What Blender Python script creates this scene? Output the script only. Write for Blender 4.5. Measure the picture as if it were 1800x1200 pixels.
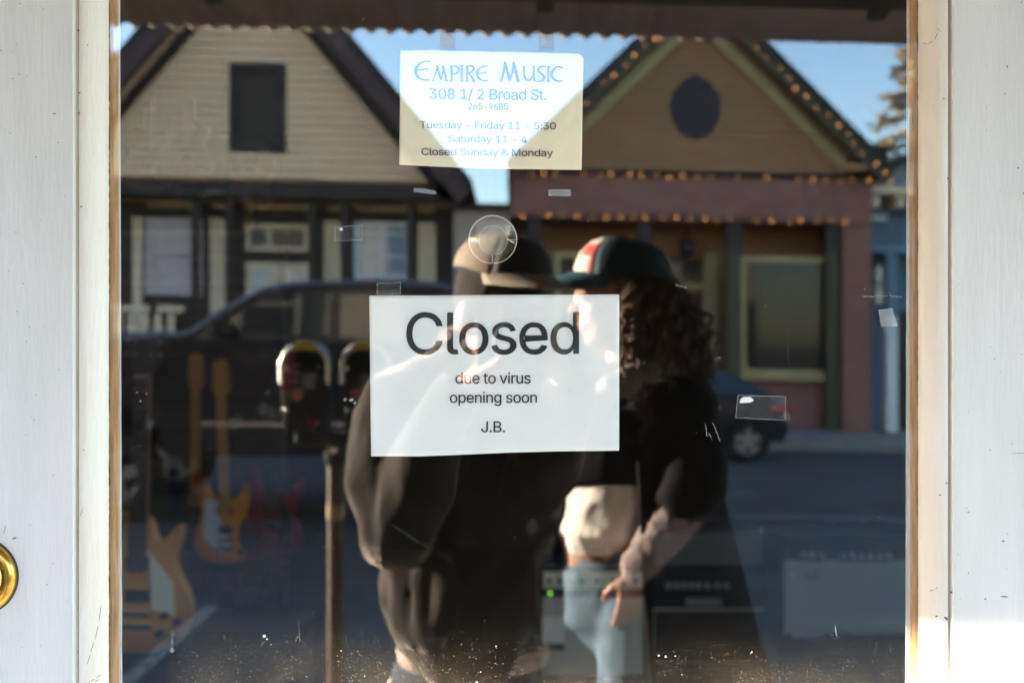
import bpy, math, random, json
from mathutils import Vector, Matrix, noise
R_ = math.radians
random.seed(7)
for o in list(bpy.data.objects): bpy.data.objects.remove(o)
S = bpy.context.scene
C = S.collection
# ------------------------------------------------------------ camera, world, sun, exposure
CD, CZ, F = 0.86, 1.55, 1750.0          # camera distance to the glass, its height, focal length in photo pixels
cam = bpy.data.cameras.new('camera'); co = bpy.data.objects.new('camera', cam); C.objects.link(co)
cam.sensor_width = 36.0; cam.lens = 35.0; cam.clip_start = 0.01; cam.clip_end = 2000
co.location = (0, -CD, CZ); co.rotation_euler = (R_(90), 0, 0)
cam.dof.use_dof = True; cam.dof.focus_distance = CD; cam.dof.aperture_fstop = 4.8
S.camera = co
SUN_AZ, SUN_EL = 70.0, 11.3             # azimuth from -y towards -x, elevation
w = bpy.data.worlds.new('World'); S.world = w; w.use_nodes = True
nt = w.node_tree; bg = nt.nodes['Background']
sky = nt.nodes.new('ShaderNodeTexSky'); sky.sky_type = 'NISHITA'; sky.sun_disc = False
sky.sun_elevation = R_(SUN_EL); sky.sun_rotation = R_(180 + SUN_AZ); sky.air_density = 1.0; sky.dust_density = 0.5; sky.ozone_density = 2.0
nt.links.new(sky.outputs[0], bg.inputs[0]); bg.inputs[1].default_value = 0.105
sl = bpy.data.lights.new('sun', 'SUN'); sl.energy = 5.0; sl.angle = R_(0.5); sl.color = (1.0, 0.87, 0.72)
so = bpy.data.objects.new('sun', sl); C.objects.link(so)
a, e = R_(SUN_AZ), R_(SUN_EL)
SD = Vector((-math.sin(a)*math.cos(e), -math.cos(a)*math.cos(e), math.sin(e)))   # towards the sun
so.rotation_euler = SD.to_track_quat('Z', 'Y').to_euler(); so.location = (-6, -6, 8)
S.view_settings.view_transform = 'Standard'; S.view_settings.look = 'None'; S.view_settings.gamma = 1
S.view_settings.exposure = 4.4
S.cycles.use_adaptive_sampling = False; S.cycles.light_sampling_threshold = 0.0; S.cycles.max_bounces = 10; S.cycles.transparent_max_bounces = 16; S.cycles.glossy_bounces = 6; S.cycles.diffuse_bounces = 4
S.cycles.caustics_reflective = False; S.cycles.caustics_refractive = False
try: S.cycles.use_denoising = True
except Exception: pass
GLASS_R = 0.064                          # reflectance of each face of the door glass

# ------------------------------------------------------------ helpers
def nz(n, t, **kw):
    nd = n.nodes.new(t)
    for k, v in kw.items(): setattr(nd, k, v)
    return nd
MATS = {}
def mat(name, col, rough=0.6, col2=None, scale=20, stretch=(1, 1, 1), bump=0.0, bscale=None, metal=0.0, spec=0.5, coat=0.0, detail=4, lo=0.35, hi=0.65, emit=None, estr=0.0, trans=0.0):
    if name in MATS: return MATS[name]
    m = bpy.data.materials.new(name); m.use_nodes = True; n = m.node_tree; b = n.nodes['Principled BSDF']
    b.inputs['Roughness'].default_value = rough; b.inputs['Metallic'].default_value = metal
    b.inputs['Specular IOR Level'].default_value = spec; b.inputs['Coat Weight'].default_value = coat
    b.inputs['Transmission Weight'].default_value = trans
    b.inputs['Base Color'].default_value = (*col, 1)
    if emit: b.inputs['Emission Color'].default_value = (*emit, 1); b.inputs['Emission Strength'].default_value = estr
    tc = nz(n, 'ShaderNodeTexCoord'); mp = nz(n, 'ShaderNodeMapping'); mp.inputs['Scale'].default_value = stretch
    n.links.new(tc.outputs['Object'], mp.inputs[0])
    if col2:
        t = nz(n, 'ShaderNodeTexNoise'); t.inputs['Scale'].default_value = scale; t.inputs['Detail'].default_value = detail
        r = nz(n, 'ShaderNodeMapRange'); r.inputs[1].default_value = lo; r.inputs[2].default_value = hi
        x = nz(n, 'ShaderNodeMix', data_type='RGBA'); x.inputs[6].default_value = (*col, 1); x.inputs[7].default_value = (*col2, 1)
        n.links.new(mp.outputs[0], t.inputs[0]); n.links.new(t.outputs[0], r.inputs[0]); n.links.new(r.outputs[0], x.inputs[0]); n.links.new(x.outputs[2], b.inputs['Base Color'])
    if bump:
        t2 = nz(n, 'ShaderNodeTexNoise'); t2.inputs['Scale'].default_value = bscale or scale; t2.inputs['Detail'].default_value = 5
        bp = nz(n, 'ShaderNodeBump'); bp.inputs['Strength'].default_value = bump; bp.inputs['Distance'].default_value = 0.01
        n.links.new(mp.outputs[0], t2.inputs[0]); n.links.new(t2.outputs[0], bp.inputs['Height']); n.links.new(bp.outputs[0], b.inputs['Normal'])
    MATS[name] = m
    return m

class MB:
    def __init__(s): s.v = []; s.f = []
    def add(s, vs, fs):
        k = len(s.v); s.v += [tuple(p) for p in vs]; s.f += [tuple(i + k for i in q) for q in fs]; return s
    def box(s, x0, x1, y0, y1, z0, z1, M=None):
        vs = [Vector((x, y, z)) for z in (z0, z1) for y in (y0, y1) for x in (x0, x1)]
        if M: vs = [M @ p for p in vs]
        return s.add(vs, [(0, 2, 3, 1), (4, 5, 7, 6), (0, 1, 5, 4), (2, 6, 7, 3), (0, 4, 6, 2), (1, 3, 7, 5)])
    def quad(s, *p): return s.add(p, [tuple(range(len(p)))])
    def prism(s, pts, y0, y1):                          # xz outline (any winding) extruded along y
        n = len(pts)
        s.add([(x, y0, z) for x, z in pts] + [(x, y1, z) for x, z in pts],
              [tuple(range(n - 1, -1, -1)), tuple(range(n, 2*n))] + [(i, (i+1) % n, n + (i+1) % n, n + i) for i in range(n)]); return s
    def bar(s, p0, p1, t, y0, y1):                      # slanted board in the xz plane, t thick downward-perpendicular
        d = Vector((p1[0]-p0[0], p1[1]-p0[1])).normalized(); q = Vector((d.y, -d.x)) * t
        if q.y > 0: q = -q
        return s.prism([p0, p1, (p1[0]+q.x, p1[1]+q.y), (p0[0]+q.x, p0[1]+q.y)], y0, y1)
    def tube(s, pts, rad, n=12, caps=True, flat=None):
        pts = [Vector(p) for p in pts]; m = len(pts)
        if not hasattr(rad, '__len__'): rad = [rad]*m
        prev = None; rings = []
        for i, p in enumerate(pts):
            t = (pts[min(i+1, m-1)] - pts[max(i-1, 0)]).normalized()
            u = prev if prev is not None else (Vector((1, 0, 0)) if abs(t.x) < .8 else Vector((0, 1, 0)))
            u = (u - t*u.dot(t)).normalized(); w2 = t.cross(u); prev = u
            r = rad[i]; rx, ry = r if hasattr(r, '__len__') else (r, r)
            rings.append([p + u*math.cos(2*math.pi*k/n)*rx + w2*math.sin(2*math.pi*k/n)*ry for k in range(n)])
        vs = [p for r in rings for p in r]
        fs = [(i*n+k, i*n+(k+1) % n, (i+1)*n+(k+1) % n, (i+1)*n+k) for i in range(m-1) for k in range(n)]
        if caps: fs += [tuple(range(n-1, -1, -1)), tuple((m-1)*n+k for k in range(n))]
        return s.add(vs, fs)
    def limb(s, pts, rad, n=16):                        # tube with round ends
        s.tube(pts, rad, n)
        for p, r in ((pts[0], rad[0]), (pts[-1], rad[-1])):
            r = min(r) if hasattr(r, '__len__') else r
            s.ell(p, (r*.98,)*3, n=12)
        return s
    def ell(s, c, r, n=16, M=None, z0=-1.0):
        m = max(6, n//2); vs = []; fs = []
        for i in range(m+1):
            ph = -math.pi/2 + math.pi*i/m
            if math.sin(ph) < z0: ph = math.asin(z0)
            for k in range(n):
                th = 2*math.pi*k/n
                p = Vector((r[0]*math.cos(ph)*math.cos(th), r[1]*math.cos(ph)*math.sin(th), r[2]*math.sin(ph)))
                if M: p = M @ p
                vs.append(p + Vector(c))
        for i in range(m):
            for k in range(n): fs.append((i*n+k, i*n+(k+1) % n, (i+1)*n+(k+1) % n, (i+1)*n+k))
        return s.add(vs, fs)
    def lathe(s, prof, c, ax='y', n=32, close=False):   # prof: (radius, along)
        vs = []; m = len(prof)
        for r, h in prof:
            for k in range(n):
                a = 2*math.pi*k/n; p = (r*math.cos(a), h, r*math.sin(a)) if ax == 'y' else ((r*math.cos(a), r*math.sin(a), h) if ax == 'z' else (h, r*math.cos(a), r*math.sin(a)))
                vs.append((p[0]+c[0], p[1]+c[1], p[2]+c[2]))
        fs = [(i*n+k, i*n+(k+1) % n, (i+1)*n+(k+1) % n, (i+1)*n+k) for i in range(m-1) for k in range(n)]
        if close: fs += [((m-1)*n+k, (m-1)*n+(k+1) % n, (k+1) % n, k) for k in range(n)]
        return s.add(vs, fs)
    def shear(s, k, xc):
        s.v = [(x, y, z + k*(x-xc)) for x, y, z in s.v]; return s
    def xf(s, M): s.v = [tuple(M @ Vector(p)) for p in s.v]; return s
    def mesh(s, name):
        me = bpy.data.meshes.new(name); me.from_pydata(s.v, [], s.f); me.validate(); me.update()
        import bmesh
        b = bmesh.new(); b.from_mesh(me); bmesh.ops.recalc_face_normals(b, faces=b.faces); b.to_mesh(me); b.free()
        return me
    def build(s, name, m, parent=None, smooth=False, bevel=0.0):
        o = link(name, s.mesh(name), m, parent, smooth)
        if bevel:
            md = o.modifiers.new('b', 'BEVEL'); md.width = bevel; md.segments = 2; md.limit_method = 'ANGLE'
        return o

def link(name, me, m, parent=None, smooth=False):
    o = bpy.data.objects.new(name, me); C.objects.link(o)
    if m: me.materials.append(m)
    if smooth:
        for p in me.polygons: p.use_smooth = True
        if smooth == 'a': me.set_sharp_from_angle(angle=R_(40))
    if parent: o.parent = parent; o.matrix_parent_inverse = Matrix.Translation(parent.location).inverted()
    return o
def tag(o, label=None, cat=None, group=None, kind=None):
    if label: o['label'] = label
    if cat: o['category'] = cat
    if group: o['group'] = group
    if kind: o['kind'] = kind
    return o
def thing(name, label, cat, loc=(0, 0, 0), group=None):
    o = bpy.data.objects.new(name, None); C.objects.link(o); o.location = loc; o.empty_display_size = .1
    return tag(o, label, cat, group)
def structure(name, mb, m): return tag(mb.build(name, m), kind='structure')
def PR(u, v, D): return Vector(((u-900)/F*D, -(D-CD), CZ+(600-v)/F*D))     # a point of the street seen at that pixel in the glass
def PI(u, v, D): return Vector(((u-900)/F*D, D-CD, CZ+(600-v)/F*D))        # a point behind the glass
def GX(u, D=CD): return (u-900)/F*D
def GZ(v, D=CD): return CZ+(600-v)/F*D
def remesh(mb, voxel, smooth=6, amp=0.0, nscale=(8, 8, 8), seed=0, amp2=0.0):
    me = mb.mesh('tmp'); o = bpy.data.objects.new('tmp', me); C.objects.link(o)
    r = o.modifiers.new('r', 'REMESH'); r.mode = 'VOXEL'; r.voxel_size = voxel
    if smooth: s = o.modifiers.new('s', 'SMOOTH'); s.iterations = smooth; s.factor = .5
    dg = bpy.context.evaluated_depsgraph_get(); out = bpy.data.meshes.new_from_object(o.evaluated_get(dg))
    bpy.data.objects.remove(o); out.materials.clear()
    if amp:
        nn = [Vector(v.normal) for v in out.vertices]
        for v, q in zip(out.vertices, nn):
            p = Vector((v.co.x*nscale[0]+seed, v.co.y*nscale[1], v.co.z*nscale[2]))
            f = 1-2*abs(noise.noise(p)) + .5*(noise.noise(p*2.3))
            v.co += q*(amp*f + amp2*noise.noise(v.co*9))
    return out
GLYPHS = json.loads('''{" ":[188,[]],"&":[448,[[197,-7,165,-5,136,1,110,12,88,26,69,42,54,62,43,84,36,108,34,133,36,154,40,173,47,189,85,235,140,279,216,335,237,352,255,375,262,405,260,420,255,434,245,445,233,454,219,459,201,461,168,453,145,431,137,399,145,363,169,327,204,284,438,0,364,0,171,231,121,293,87,344,81,361,77,379,75,398,77,420,82,440,91,458,102,474,117,488,134,499,154,507,176,512,200,513,224,512,246,507,266,499,283,488,297,475,308,459,317,442,322,424,324,404,315,362,291,325,256,293,154,217,110,174,103,161,98,146,97,131,98,115,102,101,109,87,118,76,130,66,143,57,158,51,175,48,193,46,213,48,232,52,251,59,301,95,315,112,327,131,336,151,343,174,348,198,349,224,408,224,406,194,403,167,397,144,371,92,345,62,333,47,315,30,294,17,271,7,246,-1,221,-5]]],"-":[453,[[337,244,337,188,114,188,114,244]]],".":[188,[[95,-4,83,-3,73,1,63,9,55,18,51,29,50,41,51,53,55,64,63,73,73,81,83,85,95,87,107,85,118,81,128,73,135,64,140,53,141,41,140,29,135,18,128,9,118,1,107,-3]]],"/":[249,[[235,533,71,-76,14,-76,178,533]]],"0":[453,[[227,-7,191,-3,158,7,130,24,105,48,85,77,69,113,57,155,50,202,48,254,50,306,57,353,69,395,85,431,106,461,130,484,159,502,191,512,227,516,262,512,295,502,323,484,348,461,368,431,384,395,396,353,403,306,405,254,403,202,396,155,384,113,368,77,348,48,323,24,295,7,263,-3],[227,50,250,52,271,60,290,74,306,92,320,116,330,144,338,176,342,213,344,254,342,295,338,332,330,365,320,393,306,416,290,435,271,449,250,457,227,460,203,457,182,449,163,435,147,416,134,393,123,365,115,332,111,295,109,254,111,213,115,176,123,144,134,116,147,92,163,74,182,60,203,52]]],"1":[453,[[76,0,76,55,391,55,391,0],[276,509,276,0,212,0,212,448,209,448,86,358,86,427,198,509]]],"2":[453,[[64,0,64,47,234,229,282,282,311,327,320,371,319,389,315,405,308,419,298,431,287,441,273,449,224,460,205,458,188,454,172,447,159,438,148,427,139,413,132,398,128,381,127,362,66,362,68,391,75,418,86,442,102,464,121,482,143,496,168,507,196,513,225,516,254,513,281,507,306,497,328,482,346,465,361,445,372,423,379,398,381,372,371,318,336,259,267,180,153,60,153,57,389,57,389,0]]],"3":[453,[[218,-7,188,-5,159,1,133,10,108,22,88,38,70,57,57,79,48,104,44,132,109,132,112,115,118,100,126,87,137,76,150,66,165,59,219,50,275,61,291,69,304,80,315,93,323,108,328,125,329,145,328,163,323,180,316,196,306,211,292,223,275,234,254,241,229,246,201,248,157,248,157,299,288,448,288,452,70,452,70,509,372,509,372,461,211,278,211,289,247,290,279,286,308,276,333,262,354,244,371,222,383,198,391,173,393,145,390,116,383,90,370,66,354,45,333,27,309,12,281,2,251,-5]]],"4":[453,[[40,105,40,158,247,509,311,509,109,166,109,163,413,163,413,105],[282,0,282,121,282,146,282,318,343,318,343,0]]],"5":[453,[[221,-7,192,-5,165,1,140,11,118,25,99,41,83,60,71,82,63,105,60,130,122,130,125,115,130,102,138,89,173,60,221,50,241,51,259,56,276,64,291,75,304,89,314,104,322,122,326,141,328,162,326,183,321,203,314,221,303,237,290,251,275,262,257,270,238,275,218,277,167,268,128,246,67,253,96,509,366,509,366,452,151,452,134,301,136,301,178,325,229,334,252,332,274,328,294,321,313,311,330,299,345,285,358,269,370,251,379,231,386,210,390,187,391,163,388,132,381,102,369,76,352,52,332,32,309,15,282,3,253,-4]]],"6":[453,[[226,-7,196,-4,168,3,142,15,119,31,100,51,84,74,73,101,66,130,64,162,65,187,71,212,80,239,137,340,252,509,322,509,151,261,145,261,165,288,196,307,235,314,265,312,291,305,316,295,337,280,355,262,370,240,380,215,387,187,389,157,387,127,379,98,368,73,352,50,333,30,310,14,284,3,257,-4],[226,48,245,50,263,55,279,63,293,73,304,86,314,101,322,119,326,137,327,157,326,178,322,196,314,213,304,228,293,241,279,251,263,259,245,264,226,265,207,264,190,259,174,252,160,241,148,229,138,214,131,197,126,179,125,158,126,138,131,119,138,102,148,86,160,73,174,63,190,55,207,50]]],"8":[453,[[226,-7,193,-5,163,1,136,11,111,25,91,42,74,62,62,84,54,109,52,135,53,156,58,176,65,195,75,212,87,228,101,241,117,252,134,260,153,265,153,267,129,276,109,289,93,308,80,330,73,354,70,380,73,405,79,429,90,450,106,469,124,485,146,498,170,508,197,514,226,516,255,514,282,508,306,498,328,485,346,469,361,450,373,429,379,405,382,380,379,354,372,330,359,308,343,289,323,276,300,267,300,265,319,260,335,252,351,241,365,228,377,212,387,195,395,176,399,156,401,135,398,109,391,84,378,62,362,42,341,25,317,11,289,1,259,-5],[226,49,248,50,267,54,285,60,300,69,313,79,323,91,331,106,335,121,337,139,335,157,330,173,322,189,312,202,298,213,283,223,265,230,247,234,226,235,206,234,187,230,169,223,154,213,140,202,130,189,122,173,117,157,115,139,117,121,121,106,129,91,139,79,152,69,167,60,185,54,205,50],[226,290,274,300,287,308,298,318,307,330,314,344,318,359,319,376,318,392,314,407,308,420,299,432,288,442,275,449,226,460,177,449,164,442,153,432,145,420,138,407,134,392,133,376,134,359,138,344,145,330,154,318,165,308,178,300]]],"9":[453,[[226,516,256,513,285,506,310,494,333,478,352,458,368,434,380,408,387,378,389,347,387,322,382,296,373,270,315,168,200,0,130,0,301,248,307,248,287,221,257,202,218,195,188,197,161,203,137,214,116,229,98,247,83,269,72,294,66,321,64,352,66,382,73,411,85,436,101,459,120,479,143,494,168,506,196,513],[226,460,207,459,190,454,174,446,160,435,148,423,138,407,131,390,127,372,125,352,127,331,131,313,138,295,148,280,160,268,174,257,190,250,207,245,226,243,245,245,263,249,279,257,293,267,305,280,314,295,322,312,326,330,327,350,326,371,322,390,314,407,305,422,293,435,279,446,263,454,245,459]]],":":[188,[[95,-4,83,-3,73,1,63,9,55,18,51,29,50,41,51,53,55,64,63,73,73,81,83,85,95,87,107,85,118,81,128,73,135,64,140,53,141,41,140,29,135,18,128,9,118,1,107,-3],[95,271,83,272,73,277,63,284,55,294,51,304,50,316,51,328,55,339,63,349,73,356,83,360,95,362,107,360,118,356,128,349,135,339,140,328,141,316,140,304,135,294,128,284,118,277,107,272]]],"B":[456,[[60,0,60,509,241,509,274,507,304,501,329,491,350,477,367,461,381,442,390,421,396,398,398,374,397,353,393,336,387,320,356,286,315,267,315,262,331,260,347,254,363,245,378,234,391,220,402,203,411,184,416,161,418,136,416,111,410,88,400,67,386,48,368,31,344,18,317,8,284,2,247,0],[125,57,245,57,281,60,309,67,330,80,344,96,353,115,355,137,354,153,350,169,342,184,333,197,320,209,306,218,289,225,269,229,248,231,125,231],[125,285,238,285,288,296,302,304,314,314,323,326,330,340,335,355,336,372,333,393,326,412,313,429,294,442,270,449,240,452,125,452]]],"C":[510,[[267,-7,225,-3,186,7,150,25,119,49,92,79,70,115,53,157,44,203,40,254,44,305,53,352,70,393,92,429,119,459,150,484,186,501,225,512,267,516,340,504,362,496,383,485,402,471,419,456,435,438,448,418,459,397,467,373,473,348,408,348,389,395,357,428,315,449,267,456,237,453,209,445,184,432,161,414,141,391,125,364,113,332,106,295,103,254,106,213,113,177,125,145,141,117,161,94,184,76,210,63,237,56,267,53,315,60,357,81,389,114,408,160,473,160,467,135,459,112,448,91,435,71,420,53,402,38,383,24,363,13,341,5,317,-2,293,-6]]],"F":[410,[[60,0,60,509,369,509,369,452,125,452,125,278,346,278,346,221,125,221,125,0]]],"J":[396,[[185,-7,143,-2,106,11,75,33,52,63,38,100,33,145,33,173,98,173,98,145,100,117,108,93,122,74,139,61,160,53,185,50,209,53,230,61,248,74,261,93,269,117,272,145,272,509,336,509,336,145,332,100,318,63,294,33,263,11,227,-2]]],"M":[628,[[60,0,60,509,152,509,277,187,287,159,299,123,311,84,322,49,307,49,318,83,330,121,342,158,352,187,476,509,568,509,568,0,504,0,504,291,504,327,505,369,506,413,507,457,513,457,498,409,482,363,467,322,456,291,342,0,286,0,170,291,159,321,145,361,129,408,112,457,119,457,120,416,121,372,122,328,122,291,122,0]]],"S":[447,[[224,-9,188,-7,156,-1,128,9,102,23,81,40,64,60,51,83,42,109,38,137,104,137,108,118,114,102,123,88,136,76,150,66,166,59,224,49,246,50,267,54,286,60,303,69,317,79,329,92,338,106,344,122,346,139,344,154,340,168,332,179,296,205,245,222,184,239,145,253,112,269,86,289,67,313,56,341,52,372,54,400,62,425,75,448,92,468,113,484,138,498,165,508,195,514,227,516,259,514,289,508,316,498,340,484,360,468,377,449,390,427,398,403,401,378,337,378,332,402,320,421,302,437,280,449,254,456,225,459,204,457,185,454,167,448,152,440,139,430,129,418,121,405,117,391,115,376,117,359,122,345,131,334,169,308,212,293,264,279,312,264,359,238,395,198,402,180,407,161,408,139,406,112,399,87,386,64,370,43,349,25,323,11,294,0,261,-7]]],"T":[449,[[32,452,32,509,417,509,417,452,257,452,257,0,193,0,193,452]]],"a":[389,[[160,-9,137,-7,115,-3,94,5,76,15,60,29,48,45,38,63,32,84,30,108,32,128,36,146,43,161,53,174,64,184,78,193,125,211,178,220,234,227,265,235,271,240,274,246,276,255,276,257,267,297,240,322,196,331,149,322,118,301,100,274,41,291,51,313,64,331,79,346,95,358,114,368,133,375,194,384,239,379,286,360,300,350,312,336,322,320,330,301,335,278,337,251,337,0,277,0,277,52,272,52,252,25,215,1],[170,45,192,47,211,51,228,59,242,68,254,80,263,93,270,108,274,122,276,138,276,190,259,182,231,176,200,171,175,168,134,159,103,139,97,130,93,118,92,105,102,72,130,52]]],"d":[424,[[195,-8,165,-6,137,3,111,16,89,34,70,57,55,84,43,116,36,151,34,189,36,227,43,261,55,293,70,320,89,342,112,361,137,374,165,382,196,384,218,383,237,379,253,373,287,346,306,319,311,319,311,509,372,509,372,0,313,0,313,59,307,59,287,31,252,4,236,-3,217,-7],[205,47,226,49,246,55,263,65,278,78,290,95,299,115,306,138,310,162,312,189,310,216,306,241,300,263,290,282,278,299,263,312,246,322,227,328,205,330,182,328,162,322,145,311,130,298,118,281,108,261,102,239,98,215,96,189,98,163,102,139,109,117,118,97,130,80,145,66,162,55,182,49]]],"e":[404,[[212,-8,177,-5,145,3,117,16,92,35,72,58,56,85,44,116,37,150,34,187,36,224,44,258,55,290,71,317,91,340,115,359,142,373,172,382,205,384,266,374,285,366,303,355,319,341,334,324,347,305,357,282,365,256,370,227,371,194,371,169,75,169,75,221,338,221,310,202,308,226,304,248,298,269,288,286,277,301,263,314,246,323,227,328,205,330,183,328,164,323,146,313,131,301,119,286,109,270,102,251,97,231,96,211,96,178,98,151,102,127,110,106,121,88,135,73,151,61,169,53,190,48,212,46,254,53,285,73,306,105,365,91,358,72,348,55,335,39,320,26,302,14,283,4,261,-3,237,-7]]],"g":[425,[[207,-151,180,-149,156,-146,134,-140,82,-110,51,-69,101,-41,122,-66,154,-88,207,-97,236,-95,261,-87,282,-75,298,-58,308,-34,311,-6,311,68,306,68,287,41,252,16,236,10,217,6,195,5,165,7,138,14,113,27,90,43,71,65,55,90,43,120,36,154,34,191,36,229,43,263,55,293,71,320,90,342,112,361,138,374,166,382,196,384,218,383,237,379,253,373,288,346,308,319,313,319,313,379,372,379,372,-9,370,-40,363,-67,350,-90,334,-109,314,-124,291,-136,265,-144,237,-149],[205,59,227,61,246,66,264,75,278,87,290,103,300,121,307,142,311,166,312,193,311,219,307,242,300,264,291,283,279,299,264,312,247,322,227,328,205,330,182,328,163,322,145,312,130,298,118,282,109,262,102,241,98,218,96,193,98,167,102,144,109,123,118,104,131,88,145,76,163,66,183,61]]],"i":[167,[[53,0,53,379,114,379,114,0],[84,443,73,444,63,448,54,455,47,463,43,472,41,483,43,494,47,504,54,512,63,518,73,522,84,524,95,522,105,518,114,512,121,504,125,494,126,483,125,472,121,463,114,455,105,448,95,444]]],"l":[189,[[139,-2,112,0,91,8,74,20,62,37,55,59,53,84,53,509,114,509,114,99,120,62,126,57,135,53,146,52,160,53,170,54,181,3,162,-1]]],"n":[410,[[114,227,114,0,53,0,53,379,112,379,112,287,102,287,116,319,132,344,152,362,175,374,200,382,227,384,252,383,275,377,295,369,313,356,328,340,341,321,350,298,355,271,357,240,357,0,296,0,296,235,293,263,286,286,273,304,256,318,235,326,210,329,192,328,176,324,161,317,147,308,136,297,126,283,119,266,115,248]]],"o":[415,[[207,-8,174,-5,144,3,117,16,93,35,72,58,56,85,44,116,37,150,34,187,37,225,44,260,56,291,72,318,93,341,117,360,144,374,174,382,207,384,241,382,271,374,299,360,323,341,343,318,359,291,371,260,379,225,381,187,379,150,371,116,359,85,343,58,323,35,299,16,271,3,241,-5],[207,46,231,49,252,55,270,66,285,80,298,97,307,117,314,139,318,163,319,187,318,212,314,236,307,258,298,278,285,296,270,310,252,321,231,328,207,330,184,328,163,321,145,310,130,296,118,278,108,258,102,236,98,212,96,187,98,163,102,139,108,117,118,97,130,80,145,66,163,55,184,49]]],"p":[424,[[53,-143,53,379,112,379,112,319,118,319,137,346,171,373,188,379,207,383,229,384,259,382,287,374,313,361,335,342,354,320,370,293,381,261,388,227,390,189,388,151,381,116,370,84,355,57,336,34,313,16,288,3,260,-6,229,-8,208,-7,189,-3,173,4,138,31,118,59,114,59,114,-143],[220,47,242,49,262,55,279,66,294,80,306,97,316,117,323,139,327,163,328,189,327,215,323,239,316,261,307,281,295,298,280,311,262,322,243,328,220,330,198,328,178,322,161,312,147,299,134,282,125,263,118,241,114,216,113,189,114,162,118,138,125,115,135,95,147,78,162,65,179,55,198,49]]],"r":[259,[[53,0,53,379,112,379,112,321,115,321,124,339,137,354,152,367,171,377,191,383,213,385,229,384,243,384,243,322,230,324,207,326,190,324,174,321,159,315,146,306,135,296,126,284,119,269,115,254,114,237,114,0]]],"s":[365,[[182,-8,157,-7,133,-3,112,3,93,12,76,24,62,38,50,54,41,73,36,94,94,107,101,87,111,72,124,60,141,52,160,47,181,45,206,47,227,53,244,62,258,74,265,88,268,103,266,115,262,126,254,136,243,144,229,150,212,155,149,170,118,180,92,192,72,208,58,227,50,249,47,274,49,295,55,314,65,332,79,347,95,360,115,370,137,378,161,383,187,384,212,383,234,379,254,372,271,363,286,352,299,339,324,290,268,277,262,291,254,304,243,316,228,325,210,331,187,333,166,331,147,326,131,317,119,305,111,292,109,277,110,264,115,253,124,243,172,223,229,209,261,200,287,187,306,171,320,153,328,131,331,107,329,85,323,65,312,47,298,31,281,18,260,6,236,-2,210,-7]]],"t":[227,[[204,379,204,327,6,327,6,379],[65,471,126,471,126,98,127,83,130,70,136,61,144,55,156,51,170,50,185,51,202,54,213,2,192,-3,168,-4,138,-1,113,7,92,21,77,41,68,64,65,93]]],"u":[410,[[182,-5,158,-3,135,2,115,11,97,23,82,39,69,59,60,82,54,109,53,139,53,379,114,379,114,144,116,117,124,94,137,75,154,61,175,53,200,50,218,51,234,55,249,62,263,71,274,83,283,97,290,113,295,132,296,153,296,379,357,379,357,0,298,0,298,92,307,92,294,60,277,35,257,17,234,5,209,-3]]],"v":[389,[[163,0,17,379,84,379,165,155,187,87,206,21,184,21,203,87,224,155,305,379,371,379,226,0]]],"y":[389,[[47,-139,61,-86,71,-87,104,-89,130,-74,151,-36,163,-1,17,379,84,379,165,155,187,87,206,21,184,21,202,87,224,155,305,379,371,379,204,-58,177,-107,139,-136,91,-145,65,-143]]]}''')

TRACK, BOLD = 22, .012
def lettering(parent, text, u0, u1, vcap, vbase, y, m, tilt=0.0, name='lettering', sk=0.0):
    """one line of type: its ink runs from u0 to u1 and its capitals from vcap to vbase, given in photo pixels on the glass"""
    cu = bpy.data.curves.new(name, 'CURVE'); cu.dimensions = '2D'; cu.fill_mode = 'BOTH'
    x = 0; items = []; lo = None; hi = 0
    for ch in text:
        adv, loops = GLYPHS[ch]
        for L in loops:
            pts = [(x+L[i], L[i+1]) for i in range(0, len(L), 2)]; items.append(pts)
            mn = min(p[0] for p in pts); lo = mn if lo is None else min(lo, mn); hi = max(hi, max(p[0] for p in pts))
        x += adv-TRACK
    cap = 727*0.72 if False else max(p[1] for p in sum([[(L[i], L[i+1]) for i in range(0, len(L), 2)] for L in GLYPHS['B'][1]], []))
    X0, X1, Z0, Z1 = GX(u0), GX(u1), GZ(vbase), GZ(vcap)
    sx = (X1-X0)/(hi-lo); sz = (Z1-Z0)/cap
    for pts in items:
        sp = cu.splines.new('POLY'); sp.points.add(len(pts)-1); sp.use_cyclic_u = True
        for k, (px, py) in enumerate(pts):
            X = (px-lo)*sx; sp.points[k].co = (X, py*sz - X*tilt, 0, 1)
    t = bpy.data.objects.new('tmp', cu); C.objects.link(t)
    dg = bpy.context.evaluated_depsgraph_get(); me = bpy.data.meshes.new_from_object(t.evaluated_get(dg)); bpy.data.objects.remove(t)
    dl = BOLD*(Z1-Z0); V = []; P = []; base = [Vector((X0+v.co.x, y, Z0+v.co.y)) for v in me.vertices]; nb = len(base)
    for k, (ox, oz) in enumerate(((0, 0), (dl, 0), (-dl, 0), (0, dl*.7), (0, -dl*.7))):     # the pen's weight: overlaid passes a hair apart
        V += [q+Vector((ox, k*.000004, oz)) for q in base]; P += [[i+k*nb for i in p.vertices] for p in me.polygons]
    m2 = bpy.data.meshes.new(name); m2.from_pydata([tuple(q) for q in V], [], P); m2.update()
    return link(name, m2, m, parent)
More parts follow.
